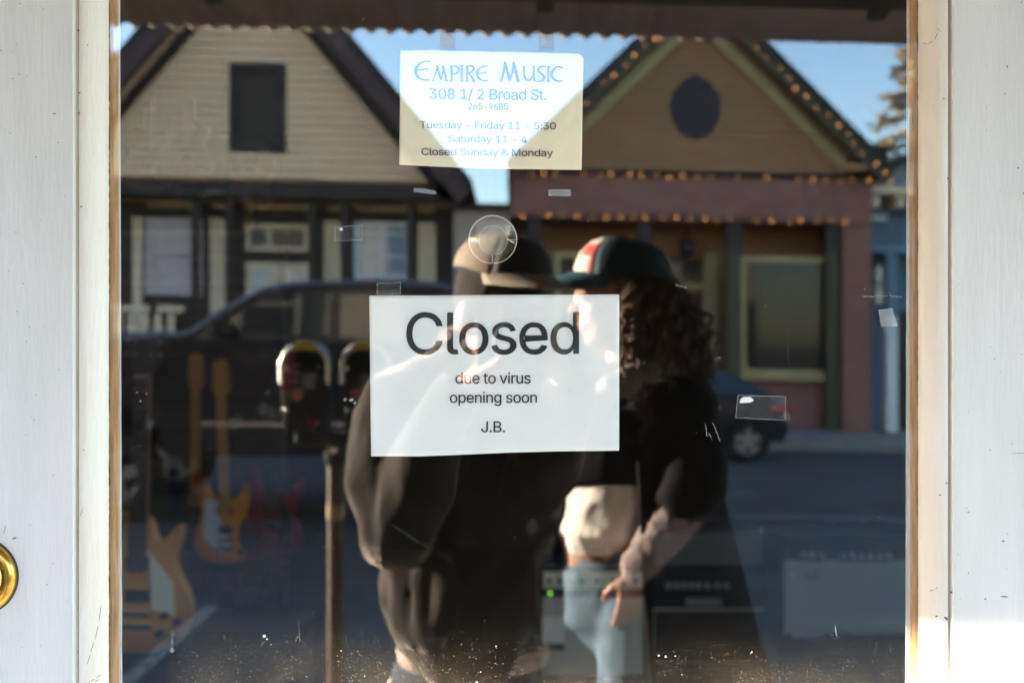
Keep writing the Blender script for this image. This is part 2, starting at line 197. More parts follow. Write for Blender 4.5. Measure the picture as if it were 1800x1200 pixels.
# ============================================================ the door
M_stile = mat('white_paint', (.675, .675, .685), .45, (.63, .63, .635), 9, (5, 5, .7), .10, 60)
M_mould = mat('cream_paint', (.74, .71, .66), .4, (.70, .64, .55), 9, (3, 3, .6), .15, 70)
M_wood = mat('bare_wood', (.86, .50, .23), .6, (.62, .30, .11), 30, (12, 12, .7), .2, 60)
M_dark = mat('dark_gap', (.05, .035, .02), .8)
M_chip = mat('paint_edge', (.62, .60, .57), .5)
M_brass = mat('brass', (.72, .44, .10), .24, (.50, .28, .05), 120, metal=1.0, bump=.03)
M_brass_face = mat('brass_face', (.60, .46, .18), .38, (.48, .36, .12), 200, metal=1.0, bump=.05)

def glass_mat():
    m = bpy.data.materials.new('dirty_glass'); m.use_nodes = True; n = m.node_tree; n.nodes.clear(); L = n.links.new
    out = nz(n, 'ShaderNodeOutputMaterial'); tr = nz(n, 'ShaderNodeBsdfTransparent'); tr.inputs[0].default_value = (.985, .995, .985, 1)
    gl = nz(n, 'ShaderNodeBsdfGlossy'); gl.inputs['Roughness'].default_value = 0.0; gl.inputs[0].default_value = (1, 1, 1, 1)
    mx = nz(n, 'ShaderNodeMixShader'); mx.inputs[0].default_value = GLASS_R
    L(tr.outputs[0], mx.inputs[1]); L(gl.outputs[0], mx.inputs[2])
    df = nz(n, 'ShaderNodeBsdfDiffuse'); df.inputs[0].default_value = (.78, .68, .5, 1)
    tl = nz(n, 'ShaderNodeBsdfTranslucent'); tl.inputs[0].default_value = (.7, .62, .48, 1)
    dm = nz(n, 'ShaderNodeMixShader'); dm.inputs[0].default_value = .25; L(df.outputs[0], dm.inputs[1]); L(tl.outputs[0], dm.inputs[2])
    tc = nz(n, 'ShaderNodeTexCoord'); sp = nz(n, 'ShaderNodeSeparateXYZ'); L(tc.outputs['Object'], sp.inputs[0])
    def math_(op, a, b=None, c=None):
        q = nz(n, 'ShaderNodeMath', operation=op)
        for i, x in enumerate((a, b, c)):
            if x is None: continue
            if isinstance(x, (int, float)): q.inputs[i].default_value = x
            else: L(x, q.inputs[i])
        return q.outputs[0]
    def rng(x, a, b, c, d):
        q = nz(n, 'ShaderNodeMapRange'); L(x, q.inputs[0])
        for i, k in enumerate((a, b, c, d)): q.inputs[i+1].default_value = k
        return q.outputs[0]
    def noi(scale, detail=4, stretch=None):
        q = nz(n, 'ShaderNodeTexNoise'); q.inputs['Scale'].default_value = scale; q.inputs['Detail'].default_value = detail
        if stretch:
            mp = nz(n, 'ShaderNodeMapping'); mp.inputs['Scale'].default_value = stretch; L(tc.outputs['Object'], mp.inputs[0]); L(mp.outputs[0], q.inputs[0])
        else: L(tc.outputs['Object'], q.inputs[0])
        return q.outputs[0]
    low = rng(sp.outputs[2], 1.255, 1.345, 1.0, 0.0)                  # dust has settled along the foot of the pane
    def specks(scale, thr, rad, bright):
        v = nz(n, 'ShaderNodeTexVoronoi'); v.inputs['Scale'].default_value = scale; L(tc.outputs['Object'], v.inputs[0])
        s2 = nz(n, 'ShaderNodeSeparateColor'); L(v.outputs['Color'], s2.inputs[0])
        on = math_('LESS_THAN', s2.outputs[0], thr)
        r = math_('MULTIPLY', s2.outputs[1], rad); bright = math_('MULTIPLY', math_('POWER', s2.outputs[2], 2.2), bright)
        inside = math_('LESS_THAN', v.outputs['Distance'], r)
        return math_('MULTIPLY', math_('MULTIPLY', on, inside), bright)
    patch = rng(noi(9, 5), .38, .66, .05, 1.0)
    dens = math_('MULTIPLY', math_('MULTIPLY', low, low), patch)
    fine = specks(900, math_('MULTIPLY', dens, .95), .40, .20)
    mid = specks(620, math_('MULTIPLY', dens, .07), .32, .42)
    rare = specks(420, .012, .22, .5)
    tiny = specks(640, .03, .3, .25)
    film = math_('ADD', math_('MULTIPLY', rng(noi(5, 6), .45, .8, 0, 1), .0015), math_('MULTIPLY', dens, .026))
    streak = math_('MULTIPLY', rng(noi(30, 3, (3, 1, .12)), .62, .8, 0, 1), .003)
    t = film
    for q in (streak, fine, mid, rare, tiny): t = math_('MAXIMUM', t, q) if q is not streak else math_('ADD', t, q)
    ge = nz(n, 'ShaderNodeNewGeometry'); gs = nz(n, 'ShaderNodeSeparateXYZ'); L(ge.outputs['True Normal'], gs.inputs[0])
    ys = math_('LESS_THAN', sp.outputs[1], .001)                      # grime on the street face only
    t = math_('MULTIPLY', t, ys)
    fx = nz(n, 'ShaderNodeMixShader'); L(t, fx.inputs[0]); L(mx.outputs[0], fx.inputs[1]); L(dm.outputs[0], fx.inputs[2]); L(fx.outputs[0], out.inputs[0])
    return m
M_glass = glass_mat()

door = thing('shop_door', 'white painted glazed shop door with brass lock and worn wooden glazing edge', 'door', (0, .02, 0))
ZB, ZT = .62, 2.02                                                     # foot and head of the pane
def vstrip(prof, z0, z1, nseg, wob=0.0, seed=0, last=None, back=.04):
    """a moulding: profile (u, y) swept up the door, closed at the back"""
    mb = MB(); m = len(prof); vs = []
    for k in range(nseg+1):
        z = z0+(z1-z0)*k/nseg
        for i, (u, y) in enumerate(prof):
            x = GX(u)
            if last is not None and i == last and wob: x += wob*(noise.noise(Vector((z*60, seed, 0)))+.7*noise.noise(Vector((z*210, seed, 3))))
            vs.append((x, y + .0003*noise.noise(Vector((z*8, u*.05, seed))), z))
    fs = [(k*m+i, k*m+i+1, (k+1)*m+i+1, (k+1)*m+i) for k in range(nseg) for i in range(m-1)]
    return mb.add(vs, fs)
lst = [(-260, .04), (-260, -.013), (139.5, -.013), (141.5, -.0117), (143, -.0088), (146, -.0084)]
ml = [(146, -.0084), (148.5, -.0112), (155, -.0122), (166, -.0108), (176, -.0082), (186, -.0055), (191.5, -.0016), (191.8, -.0002)]
rst = [(1860, .04), (1860, -.013), (1665, -.013), (1663, -.0117), (1661.5, -.0088), (1659, -.0084)]
mr = [(1659, -.0084), (1656, -.0112), (1650, -.0122), (1639, -.0108), (1630, -.0082), (1621, -.0055), (1614, -.0016), (1613.5, -.0002)]
st = vstrip(lst, .02, 2.14, 160, seed=1); st2 = vstrip(rst, .02, 2.14, 160, seed=2)
st.build('stile', M_stile, door); st2.build('stile', M_stile, door)
vstrip(ml, ZB, ZT, 700, .0009, 3, 6).build('glazing_moulding', M_mould, door, smooth='a')
vstrip(mr, ZB, ZT, 700, .0006, 4, 6).build('glazing_moulding', M_mould, door, smooth='a')
MB().box(GX(146), GX(1659), -.013, .04, ZT, 2.14).build('top_rail', M_stile, door)
MB().box(GX(146), GX(1659), -.013, .04, .02, ZB).build('bottom_rail', M_stile, door)
MB().box(GX(150), GX(1655), 0.0, .004, ZB-.005, ZT+.005).build('glass_pane', M_glass, door)
# the rebate seen through the edge of the glass: bare wood with a ragged dark paint line
def taper(u0t, u1t, u0b, u1b, y0, y1, m, name):
    z0, z1, k = ZB, ZT, 120; zt, zb = GZ(0), GZ(1200); vs = []; mb = MB()
    for i in range(k+1):
        z = z0+(z1-z0)*i/k; f = (z-zb)/(zt-zb)
        a = GX(u0b+(u0t-u0b)*f)+.0002*noise.noise(Vector((z*40, 1, 1))); b = GX(u1b+(u1t-u1b)*f)+.00025*noise.noise(Vector((z*30, 7, 1)))
        vs += [(a, y1, z), (a, y0, z), (b, y0, z), (b, y1, z)]
    fs = [(i*4+j, i*4+j+1, i*4+j+5, i*4+j+4) for i in range(k) for j in range(3)]
    return mb.add(vs, fs).build(name, m, door)
taper(186, 203.5, 186, 205.2, .0052, .0085, M_wood, 'glazing_bead')
taper(203.4, 204.2, 205.1, 208.0, .0056, .0088, M_chip, 'bead_edge')
taper(1602.5, 1618, 1604.5, 1620, .0052, .0085, M_wood, 'glazing_bead')
taper(1600.5, 1602.6, 1598.5, 1604.6, .0056, .0088, M_chip, 'bead_edge')
def ragged(u, wmax, seed, name, z0=GZ(1230), z1=GZ(-30), y=-.0004, gap=.25):
    mb = MB(); k = 520; vs = []
    for i in range(k+1):
        z = z0+(z1-z0)*i/k; q = noise.noise(Vector((z*45, seed, 0)))+.8*noise.noise(Vector((z*190, seed, 5)))
        wd = max(0.00006, wmax*(q+gap))
        c = GX(u)+.0003*noise.noise(Vector((z*25, seed, 9)))
        vs += [(c-wd*.5, y, z), (c+wd*.5, y, z)]
    return mb.add(vs, [(2*i, 2*i+1, 2*i+3, 2*i+2) for i in range(k)]).build(name, M_dark, door)
ragged(192.4, .0011, 11, 'paint_crack', gap=.5); ragged(1613, .0006, 12, 'paint_crack', gap=.3)
M_crk = mat('paint_split', (.14, .12, .14), .8); M_stain = mat('old_varnish_line', (.55, .45, .29), .5, (.62, .56, .45), 40, (1, 1, .3))
ragged(148.2, .0009, 13, 'paint_crack', z1=GZ(820), y=-.0126, gap=-.02).data.materials[0] = M_crk
ragged(147.5, .0007, 14, 'paint_crack', z0=GZ(215), z1=GZ(70), y=-.0126, gap=-.15).data.materials[0] = M_stain
MB().box(GX(142.6), GX(145.6), -.0095, -.0086, ZB, ZT).build('groove_stain', M_stain, door)
MB().box(GX(1660.2), GX(1661.2), -.0094, -.0086, ZB, ZT).build('groove_stain', M_stain, door)
# chips, nicks and hairline cracks in the paint
mb = MB()
def nick(u, v, l, wd, ang, y):
    c = math.cos(R_(ang)); s_ = math.sin(R_(ang)); x, z = GX(u), GZ(v); l *= .000491; wd *= .000491
    p = [(-l/2, 0), (-l*.2, wd*.5), (l*.25, wd*.4), (l/2, 0), (l*.2, -wd*.5), (-l*.25, -wd*.35)]
    mb.quad(*[(x+a*c-b*s_, y, z+a*s_+b*c) for a, b in p])
for u, v, l, wd, g in ((22, 926, 20, 1, 75), (39, 940, 9, 3, 20), (108, 206, 7, 2, 5), (1752, 1041, 16, 2.4, -3), (36, 146, 3, 2, 0), (16, 97, 3, 2, 40), (76, 281, 3, 3, 0), (1690, 895, 5, 2, 10), (1777, 793, 30, 1, 2), (1719, 1045, 4, 3, 30), (1750, 945, 5, 3, 0), (1791, 945, 6, 3, 60), (1788, 562, 4, 4, 0), (12, 860, 3, 2, 80), (54, 500, 3, 2, 20), (60, 600, 2, 2, 0), (95, 1020, 3, 2, 0), (1776, 300, 4, 3, 0), (1757, 125, 3, 4, 0), (1786, 344, 4, 4, 0), (1690, 1000, 2, 3, 0), (1735, 630, 3, 2, 0), (48, 16, 3, 2, 0), (115, 256, 3, 2, 0)):
    nick(u, v, l, wd, g, -.0134)
for _ in range(60):
    u = random.choice([random.uniform(0, 135), random.uniform(1668, 1800)]); nick(u, random.uniform(0, 1200), random.uniform(1, 3), random.uniform(.8, 2), random.uniform(0, 180), -.0134)
for u, v, l, wd, g, y in ((150, 205, 5, 3, 80, -.0128), (151, 170, 4, 3, 10, -.0128), (149, 62, 4, 4, 0, -.0128), (164, 87, 3, 2, 0, -.0118), (154, 367, 4, 3, 0, -.0128), (158, 788, 3, 2, 0, -.0126), (1640, 60, 10, 1, -50, -.0118), (1648, 180, 3, 3, 0, -.0126), (1652, 1079, 9, 5, -45, -.0126), (1636, 1076, 5, 3, 20, -.0115), (1653, 845, 4, 3, 0, -.0126), (1655, 318, 4, 3, 0, -.0126), (1661, 1034, 4, 4, 80, -.0126), (1642, 866, 5, 2, 0, -.0118)):
    nick(u, v, l, wd, g, y)
for pts in (((164, 1160), (170, 1140), (176, 1118), (182, 1090), (187, 1055)), ((163, 1196), (170, 1187), (178, 1184), (188, 1176)), ((152, 903), (156, 890), (157, 889)), ((1612, 82), (1622, 84), (1632, 78), (1637, 66)), ((1624, 1033), (1633, 1030), (1637, 1024)), ((176, 1190), (182, 1186))):
    for (a0, b0), (a1, b1) in zip(pts, pts[1:]):
        nick((a0+a1)/2, (b0+b1)/2, math.hypot(a1-a0, b1-b0)+1, 1.1, -math.degrees(math.atan2(b1-b0, a1-a0)), -.0128 if 1620 > a0 > 150 and a0 < 172 or a0 > 1630 else -.0105)
mb.build('paint_chips', M_crk, door); bpy.data.objects['paint_chips']['kind'] = 'stuff'
kx, kz = GX(-21), GZ(1006)
kn = MB().lathe([(.0318, -.0125), (.0318, -.0155), (.0308, -.018), (.0262, -.0205), (.0245, -.0205), (.0236, -.0175), (.0226, -.0175)], (kx, 0, kz), 'y', 64).build('lock_collar', M_brass, door, smooth='a')
MB().lathe([(.0226, -.0175), (.0226, -.0215), (.0215, -.0228), (.0195, -.0230), (0, -.0226)], (kx, 0, kz), 'y', 64).build('lock_face', M_brass_face, kn, smooth='a')
MB().lathe([(.0332, -.01305), (.0318, -.0137)], (kx, 0, kz), 'y', 64).build('lock_gap', M_dark, kn)
# door jamb
MB().box(-.66, -.53, -.085, .1, 0, 2.18).box(.475, .62, -.025, .1, 0, 2.18).box(-.53, .475, -.1, .1, 2.145, 2.18).build('door_frame', M_stile, door)

# ============================================================ signs and tape on the glass
M_paper = mat('white_paper', (.92, .925, .975), .8, (.895, .90, .955), 60, bump=.03); M_cream = mat('cream_paper', (.97, .89, .72), .8, (.95, .86, .67), 25, bump=.03)
M_ink = mat('black_ink', (.012, .012, .015), .6); M_inkbr = mat('brown_black_ink', (.015, .012, .012), .6)
def sheet(name, top, bot, y, m, label, cat):
    """a sheet of paper between two edge lines (photo pixels), a little wavy behind the glass"""
    def along(L, f):
        u = L[0][0]+(L[-1][0]-L[0][0])*f
        for (a0, b0), (a1, b1) in zip(L, L[1:]):
            if u <= a1+1e-6: return u, b0+(b1-b0)*(u-a0)/max(1e-6, a1-a0)
        return L[-1]
    N, M_ = 72, 40; vs = []
    for j in range(M_+1):
        for i in range(N+1):
            (ua, va), (ub, vb) = along(top, i/N), along(bot, i/N); g = j/M_
            w_ = max(0, noise.noise(Vector((i/N*2.2, g*1.6, va)))*.0016+noise.noise(Vector((i/N*6, g*5, va+3)))*.00035)+.0022*max(0, g-.75)*abs(i/N-.45)*2
            vs.append((GX(ua+(ub-ua)*g), y+w_, GZ(va+(vb-va)*g)))
    t = thing(name, label, cat, (GX((top[0][0]+top[-1][0])/2), y, GZ(bot[0][1])))
    o = MB().add(vs, [(j*(N+1)+i, j*(N+1)+i+1, (j+1)*(N+1)+i+1, (j+1)*(N+1)+i) for j in range(M_) for i in range(N)]).build('sheet', m, t, True)
    sd = o.modifiers.new('t', 'SOLIDIFY'); sd.thickness = .00012; sd.offset = -1
    return t
cs = sheet('paper_notice', [(647, 519), (870, 517.6), (1090, 516.5)], [(650, 803.5), (735, 803.5), (790, 801.5), (890, 797), (985, 794.5), (1090, 793.5)], .0075, M_paper, 'white paper notice reading Closed in large letters, taped inside the door glass', 'notice')
lettering(cs, 'Closed', 713.5, 1018, 549.5, 622.5, .0068, M_ink, -.004)
lettering(cs, 'due to virus', 800, 933, 655, 674.5, .0068, M_ink)
lettering(cs, 'opening soon', 790, 944, 689.5, 708.5, .0068, M_ink)
lettering(cs, 'J.B.', 845.5, 887.5, 741.5, 760.5, .0068, M_ink)
hs = sheet('opening_hours_card', [(702, 84.5), (760, 84), (860, 86.3), (960, 88.2), (1018, 90.3), (1022, 92.5), (1026.5, 99)], [(700, 287), (760, 290), (860, 294), (1023.5, 296)], .0075, M_cream, 'cream card with the shop name and opening hours, taped high inside the door glass', 'sign')
q = .011
lettering(hs, '308 1/ 2 Broad St.', 754, 960.5, 152.2, 170.6, .0068, M_inkbr, q)
lettering(hs, '265-9685', 822.5, 892.8, 177.8, 189.6, .0068, M_inkbr, q)
lettering(hs, 'Tuesday - Friday 11 - 5:30', 737, 977.7, 210, 222.3, .0068, M_inkbr, q)
lettering(hs, 'Saturday 11 - 4', 787.2, 926.6, 235, 246.8, .0068, M_inkbr, q)
lettering(hs, 'Closed Sunday & Monday', 739.7, 972.4, 257.5, 270, .0068, M_inkbr, q)
# the shop name in uncial display letters: pen strokes (x, y, half width) in the units of an enlarged view of the card
def pen(strokes):
    mb = MB(); z2p = lambda x, y: (GX(680+x/4.737), GZ(60+y/4.737))
    for li, s_ in enumerate(strokes):
        P = []
        n = len(s_)
        for i in range(n-1):                                          # Catmull-Rom through the points
            p0, p1, p2, p3 = s_[max(i-1, 0)], s_[i], s_[i+1], s_[min(i+2, n-1)]
            for k in range(6 if n > 2 else 1):
                t = k/6 if n > 2 else 0
                P.append([.5*((2*b)+(-a_+c)*t+(2*a_-5*b+4*c-d)*t*t+(-a_+3*b-3*c+d)*t**3) for a_, b, c, d in zip(p0, p1, p2, p3)])
        P.append(list(s_[-1])); vs = []
        for i, (x, y, h) in enumerate(P):
            a_, b = P[max(i-1, 0)], P[min(i+1, len(P)-1)]; dx, dy = b[0]-a_[0], b[1]-a_[1]; l = math.hypot(dx, dy) or 1
            for sgn in (1, -1):
                X, Zz = z2p(x-dy/l*h*sgn, y+dx/l*h*sgn); vs.append((X, .0068-.000004*li, Zz))
        mb.add(vs, [(2*i, 2*i+1, 2*i+3, 2*i+2) for i in range(len(P)-1)])
    return mb
T = []
T += [[(354, 214, 5), (325, 208, 5), (280, 222, 8), (242, 260, 12), (235, 300, 13), (252, 340, 11), (290, 362, 8), (330, 368, 6), (352, 366, 4)], [(238, 284, 5), (290, 280, 6), (338, 264, 3)], [(338, 264, 2), (334, 280, 5), (318, 290, 3)]]
T += [[(372, 372, 4), (388, 370, 8)], [(380, 372, 6), (402, 310, 6), (416, 246, 8)], [(412, 240, 6), (430, 310, 9), (448, 366, 9)], [(446, 368, 5), (460, 310, 5), (464, 246, 7)], [(462, 240, 6), (478, 310, 9), (490, 372, 9)], [(478, 374, 4), (502, 374, 4)]]
T += [[(522, 246, 4), (536, 250, 8)], [(534, 246, 8), (536, 310, 9), (534, 376, 8)], [(536, 252, 4), (575, 252, 6), (597, 275, 8), (585, 305, 7), (540, 320, 3)], [(520, 376, 4), (550, 376, 4)]]
T += [[(621, 244, 8), (620, 310, 8), (621, 378, 9)], [(608, 246, 4), (634, 246, 4)], [(607, 377, 4), (635, 377, 4)]]
T += [[(668, 246, 8), (666, 310, 8), (664, 378, 8)], [(654, 248, 4), (680, 248, 4)], [(652, 377, 4), (678, 377, 4)], [(670, 250, 4), (705, 250, 6), (724, 270, 8), (708, 296, 7), (676, 306, 4)], [(680, 304, 4), (700, 335, 8), (722, 374, 9), (734, 378, 3)]]
T += [[(844, 256, 4), (820, 250, 5), (780, 262, 7), (752, 300, 10), (756, 340, 9), (785, 366, 7), (820, 373, 6), (843, 370, 4)], [(752, 312, 4), (790, 308, 5), (828, 296, 3)], [(828, 296, 2), (824, 308, 4), (812, 314, 3)]]
T += [[(940, 376, 4), (962, 374, 7)], [(952, 376, 7), (972, 300, 8), (984, 216, 10)], [(982, 214, 8), (1006, 300, 12), (1026, 372, 12)], [(1024, 374, 6), (1046, 300, 7), (1056, 218, 9)], [(1054, 214, 8), (1076, 300, 12), (1094, 376, 12)], [(1078, 379, 4), (1112, 379, 4)]]
T += [[(1128, 254, 4), (1146, 258, 8)], [(1144, 252, 8), (1142, 300, 8), (1152, 350, 9), (1180, 370, 8), (1205, 352, 6), (1222, 310, 5), (1226, 256, 6)], [(1224, 252, 8), (1226, 320, 8), (1232, 378, 9)], [(1210, 254, 4), (1236, 252, 4)]]
T += [[(1324, 258, 4), (1298, 252, 6), (1268, 266, 8), (1264, 292, 9), (1290, 316, 9), (1312, 340, 9), (1306, 366, 8), (1275, 378, 6), (1240, 374, 4)]]
T += [[(1348, 252, 8), (1347, 310, 8), (1348, 380, 9)], [(1336, 253, 4), (1360, 253, 4)], [(1334, 380, 4), (1362, 380, 4)]]
T += [[(1467, 268, 4), (1440, 254, 5), (1405, 266, 8), (1376, 305, 11), (1382, 345, 10), (1410, 370, 8), (1445, 378, 6), (1468, 374, 4)], [(1467, 258, 3), (1464, 278, 3)]]
pen(T).build('lettering', M_inkbr, hs)

def tape_mat(name, clear, gloss):
    m = bpy.data.materials.new(name); m.use_nodes = True; n = m.node_tree; n.nodes.clear(); L = n.links.new
    out = nz(n, 'ShaderNodeOutputMaterial'); tr = nz(n, 'ShaderNodeBsdfTransparent'); df = nz(n, 'ShaderNodeBsdfDiffuse'); df.inputs[0].default_value = (.72, .76, .8, 1)
    a1 = nz(n, 'ShaderNodeMixShader'); nn = nz(n, 'ShaderNodeTexNoise'); nn.inputs['Scale'].default_value = 500; tc = nz(n, 'ShaderNodeTexCoord'); L(tc.outputs['Object'], nn.inputs[0])
    mr_ = nz(n, 'ShaderNodeMapRange'); mr_.inputs[1].default_value = .3; mr_.inputs[2].default_value = .75; mr_.inputs[3].default_value = max(0, 1-clear-.05); mr_.inputs[4].default_value = 1-clear+(.10 if clear < .9 else .022)
    L(nn.outputs[0], mr_.inputs[0]); L(mr_.outputs[0], a1.inputs[0]); L(tr.outputs[0], a1.inputs[1]); L(df.outputs[0], a1.inputs[2])
    g = nz(n, 'ShaderNodeBsdfGlossy'); g.inputs['Roughness'].default_value = .35; a2 = nz(n, 'ShaderNodeMixShader'); a2.inputs[0].default_value = gloss
    L(a1.outputs[0], a2.inputs[1]); L(g.outputs[0], a2.inputs[2]); L(a2.outputs[0], out.inputs[0]); return m
M_tape = tape_mat('frosted_tape', .86, .02); M_tapec = tape_mat('clear_tape', .985, .004); M_flake = mat('white_residue', (.8, .8, .8), .6)
M_edge = tape_mat('tape_edge', .82, .02)
def tape(pts, label, m=None, y=-.0003, dots=0, zig=True, blob=None):
    t = thing('tape_piece', label, 'tape', (GX(pts[0][0]), y, GZ(pts[2][1])), 'bits of clear tape stuck to the door glass')
    P = [(GX(u), GZ(v)) for u, v in pts]; out = []
    for i in range(4):
        a_, b = P[i], P[(i+1) % 4]; out.append(a_)
        if zig and i in (0, 2):
            for k in range(1, 16):
                f = k/16; out.append((a_[0]+(b[0]-a_[0])*f, a_[1]+(b[1]-a_[1])*f + (.00035 if k % 2 else 0)))
    MB().prism(out, y-.0001, y).build('film', m or M_tape, t)
    e_ = MB()
    for i in range(4):
        a_, b = Vector(P[i]), Vector(P[(i+1) % 4]); d = (b-a_).normalized()*.0002; nq = Vector((-d.y, d.x))
        e_.prism([tuple(a_-nq), tuple(b-nq), tuple(b+nq), tuple(a_+nq)], y-.00024-.00002*i, y-.00012)
    e_.build('edge', M_edge, t)
    if dots:
        b_ = MB(); rr = random.Random(int(pts[0][0]))
        for k in range(dots):
            f, g = rr.random(), rr.choice([rr.random(), .05, .95]); x = P[0][0]+(P[1][0]-P[0][0])*f; z = P[0][1]+(P[3][1]-P[0][1])*g
            b_.lathe([(0, y-.0005), (rr.uniform(.0003, .0008), y-.00025)], (x, 0, z), 'y', 7)
        o = b_.build('bubbles', M_edge, t); o['kind'] = 'stuff'
    if blob:
        MB().prism([(GX(u), GZ(v)) for u, v in blob], y-.0006, y-.0003).build('residue', M_flake, t)
    return t
tape([(773, 61), (799, 59), (799.5, 85), (773, 82)], 'frosted tape tab over the top edge of the hours card, nearer its first letter', dots=16)
tape([(948, 62), (974, 62), (974.5, 86), (948, 84)], 'frosted tape tab over the top edge of the hours card, nearer its clipped corner', dots=10)
tape([(1544, 545), (1568, 542), (1577, 573), (1549, 574)], 'frosted tape square stuck alone below a long scratch', dots=3)
tape([(728, 331), (766, 336), (766, 342), (728, 337)], 'short torn tape strip below the hours card, first of two in a row', M_tape, dots=6)
tape([(964, 334), (1002, 334), (1003, 345), (965, 344)], 'short torn tape strip below the hours card with a curled tail', M_tape, dots=8)
tape([(589, 399), (637, 396), (637, 422), (589, 424)], 'clear tape strip with one white blob, stuck beside the reflected white window', M_tapec, dots=3, blob=[(596, 402), (601, 400), (603, 404), (599, 406)])
tape([(663, 498), (704, 496), (704, 517), (663, 518)], 'clear tape tab holding the upper corner of the Closed notice', M_tapec, dots=4)
tape([(1297, 694), (1381, 697), (1380, 738), (1293, 734)], 'wide clear tape strip with a white smear, stuck low beside the Closed notice', M_tapec, dots=22, blob=[(1301, 702), (1306, 698), (1318, 697), (1325, 703), (1319, 707), (1300, 708)])
# suction cup
def clear_plastic(name, fac, rough, col=(.8, .78, .72)):
    m = bpy.data.materials.new(name); m.use_nodes = True; n = m.node_tree; n.nodes.clear(); L = n.links.new
    out = nz(n, 'ShaderNodeOutputMaterial'); tr = nz(n, 'ShaderNodeBsdfTransparent'); tr.inputs[0].default_value = (.93, .93, .91, 1)
    df = nz(n, 'ShaderNodeBsdfDiffuse'); df.inputs[0].default_value = (*col, 1); g = nz(n, 'ShaderNodeBsdfGlossy'); g.inputs['Roughness'].default_value = rough
    lw = nz(n, 'ShaderNodeLayerWeight'); lw.inputs[0].default_value = .35
    a1 = nz(n, 'ShaderNodeMixShader'); a1.inputs[0].default_value = fac; L(tr.outputs[0], a1.inputs[1]); L(df.outputs[0], a1.inputs[2])
    a2 = nz(n, 'ShaderNodeMixShader'); L(lw.outputs['Facing'], a2.inputs[0]); L(a1.outputs[0], a2.inputs[1]); L(g.outputs[0], a2.inputs[2]); L(a2.outputs[0], out.inputs[0]); return m
M_cup = clear_plastic('clear_plastic', .05, .12); M_cup2 = clear_plastic('cloudy_plastic', .36, .15, (.78, .74, .66)); M_rim = clear_plastic('plastic_rim', .42, .2, (.85, .83, .8))
sx_, sz_ = GX(866), GZ(420)
su = thing('suction_cup', 'round clear plastic suction cup stuck inside the glass above the Closed notice', 'suction cup', (sx_, .006, sz_-.021))
k = .000491
MB().lathe([(43*k, .0045), (42.6*k, .0054), (40*k, .0062), (30*k, .0082), (26.5*k, .010)], (sx_, 0, sz_), 'y', 64).build('cup', M_cup, su, smooth=True)
MB().lathe([(43.2*k, .0043), (43.2*k, .0052), (41.6*k, .0056), (41.4*k, .0044)], (sx_, 0, sz_), 'y', 64, True).build('rim', M_rim, su, smooth=True)
MB().lathe([(26.5*k, .0098), (25.5*k, .0112), (22*k, .0108), (14*k, .0122), (7*k, .0135), (0, .0136)], (sx_, 0, sz_), 'y', 64).build('button', M_cup2, su, smooth=True)
MB().lathe([(26.8*k, .0096), (26.2*k, .0088), (25.4*k, .0088), (25.2*k, .0098)], (sx_, 0, sz_), 'y', 64, True).build('button_rim', M_rim, su, smooth=True)
MB().lathe([(6*k, .0118), (6.5*k, .0108), (5*k, .0105), (4.6*k, .0115)], (sx_, 0, sz_), 'y', 32, True).lathe([(2.6*k, .0118), (2.8*k, .0108), (1.6*k, .0105), (1.4*k, .0115)], (sx_, 0, sz_), 'y', 24, True).build('boss', M_rim, su, smooth=True)
MB().box(sx_-.0009, sx_+.0003, .0056, .0066, sz_-41*k, sz_-27*k).box(sx_+27*k, sx_+41*k, .0056, .0066, sz_-.0006, sz_-.0001).build('mould_line', M_rim, su)
# scratches, flakes and fingermarks
M_scr = tape_mat('scratch', .72, .0); M_scrf = tape_mat('faint_scratch', .92, 0); M_smear = tape_mat('grease_smear', .975, .0)
def stroke(mb, pts, w_, y=-.0002):
    vs = []
    for i, (u, v) in enumerate(pts):
        a_, b = pts[max(i-1, 0)], pts[min(i+1, len(pts)-1)]; dx, dy = b[0]-a_[0], b[1]-a_[1]; l = math.hypot(dx, dy) or 1
        h = w_*.5*(1 if 0 < i < len(pts)-1 else .35)*random.uniform(.6, 1.4)
        for s_ in (1, -1): vs.append((GX(u-dy/l*h*s_), y, GZ(v+dx/l*h*s_)))
    mb.add(vs, [(2*i, 2*i+1, 2*i+3, 2*i+2) for i in range(len(pts)-1)])
def wig(u0, v0, u1, v1, n=10, j=1.0): return [(u0+(u1-u0)*i/n+random.uniform(-j, j), v0+(v1-v0)*i/n+random.uniform(-j, j)) for i in range(n+1)]
mb = MB()
stroke(mb, wig(1513, 521.5, 1562, 520, 14, .5), 1.3); stroke(mb, wig(1562, 520, 1586, 523, 8, 1.8), 1.6); stroke(mb, [(1563, 514), (1565, 519), (1569, 522)], 1.6)
for u, v in ((1240, 745), (1246, 760), (1252, 742), (1258, 755)): stroke(mb, wig(u, v, u+random.uniform(2, 8), v+random.uniform(8, 24), 6, .5), 1.4)
stroke(mb, wig(1184, 500, 1209, 506, 8, 1.3), 1.5); stroke(mb, wig(1256, 630, 1268, 629, 5, .8), 1.6); stroke(mb, wig(1467, 1097, 1471, 1120, 5, .6), 1.2); stroke(mb, wig(1318, 1149, 1323, 1143, 3, .3), 1.6)
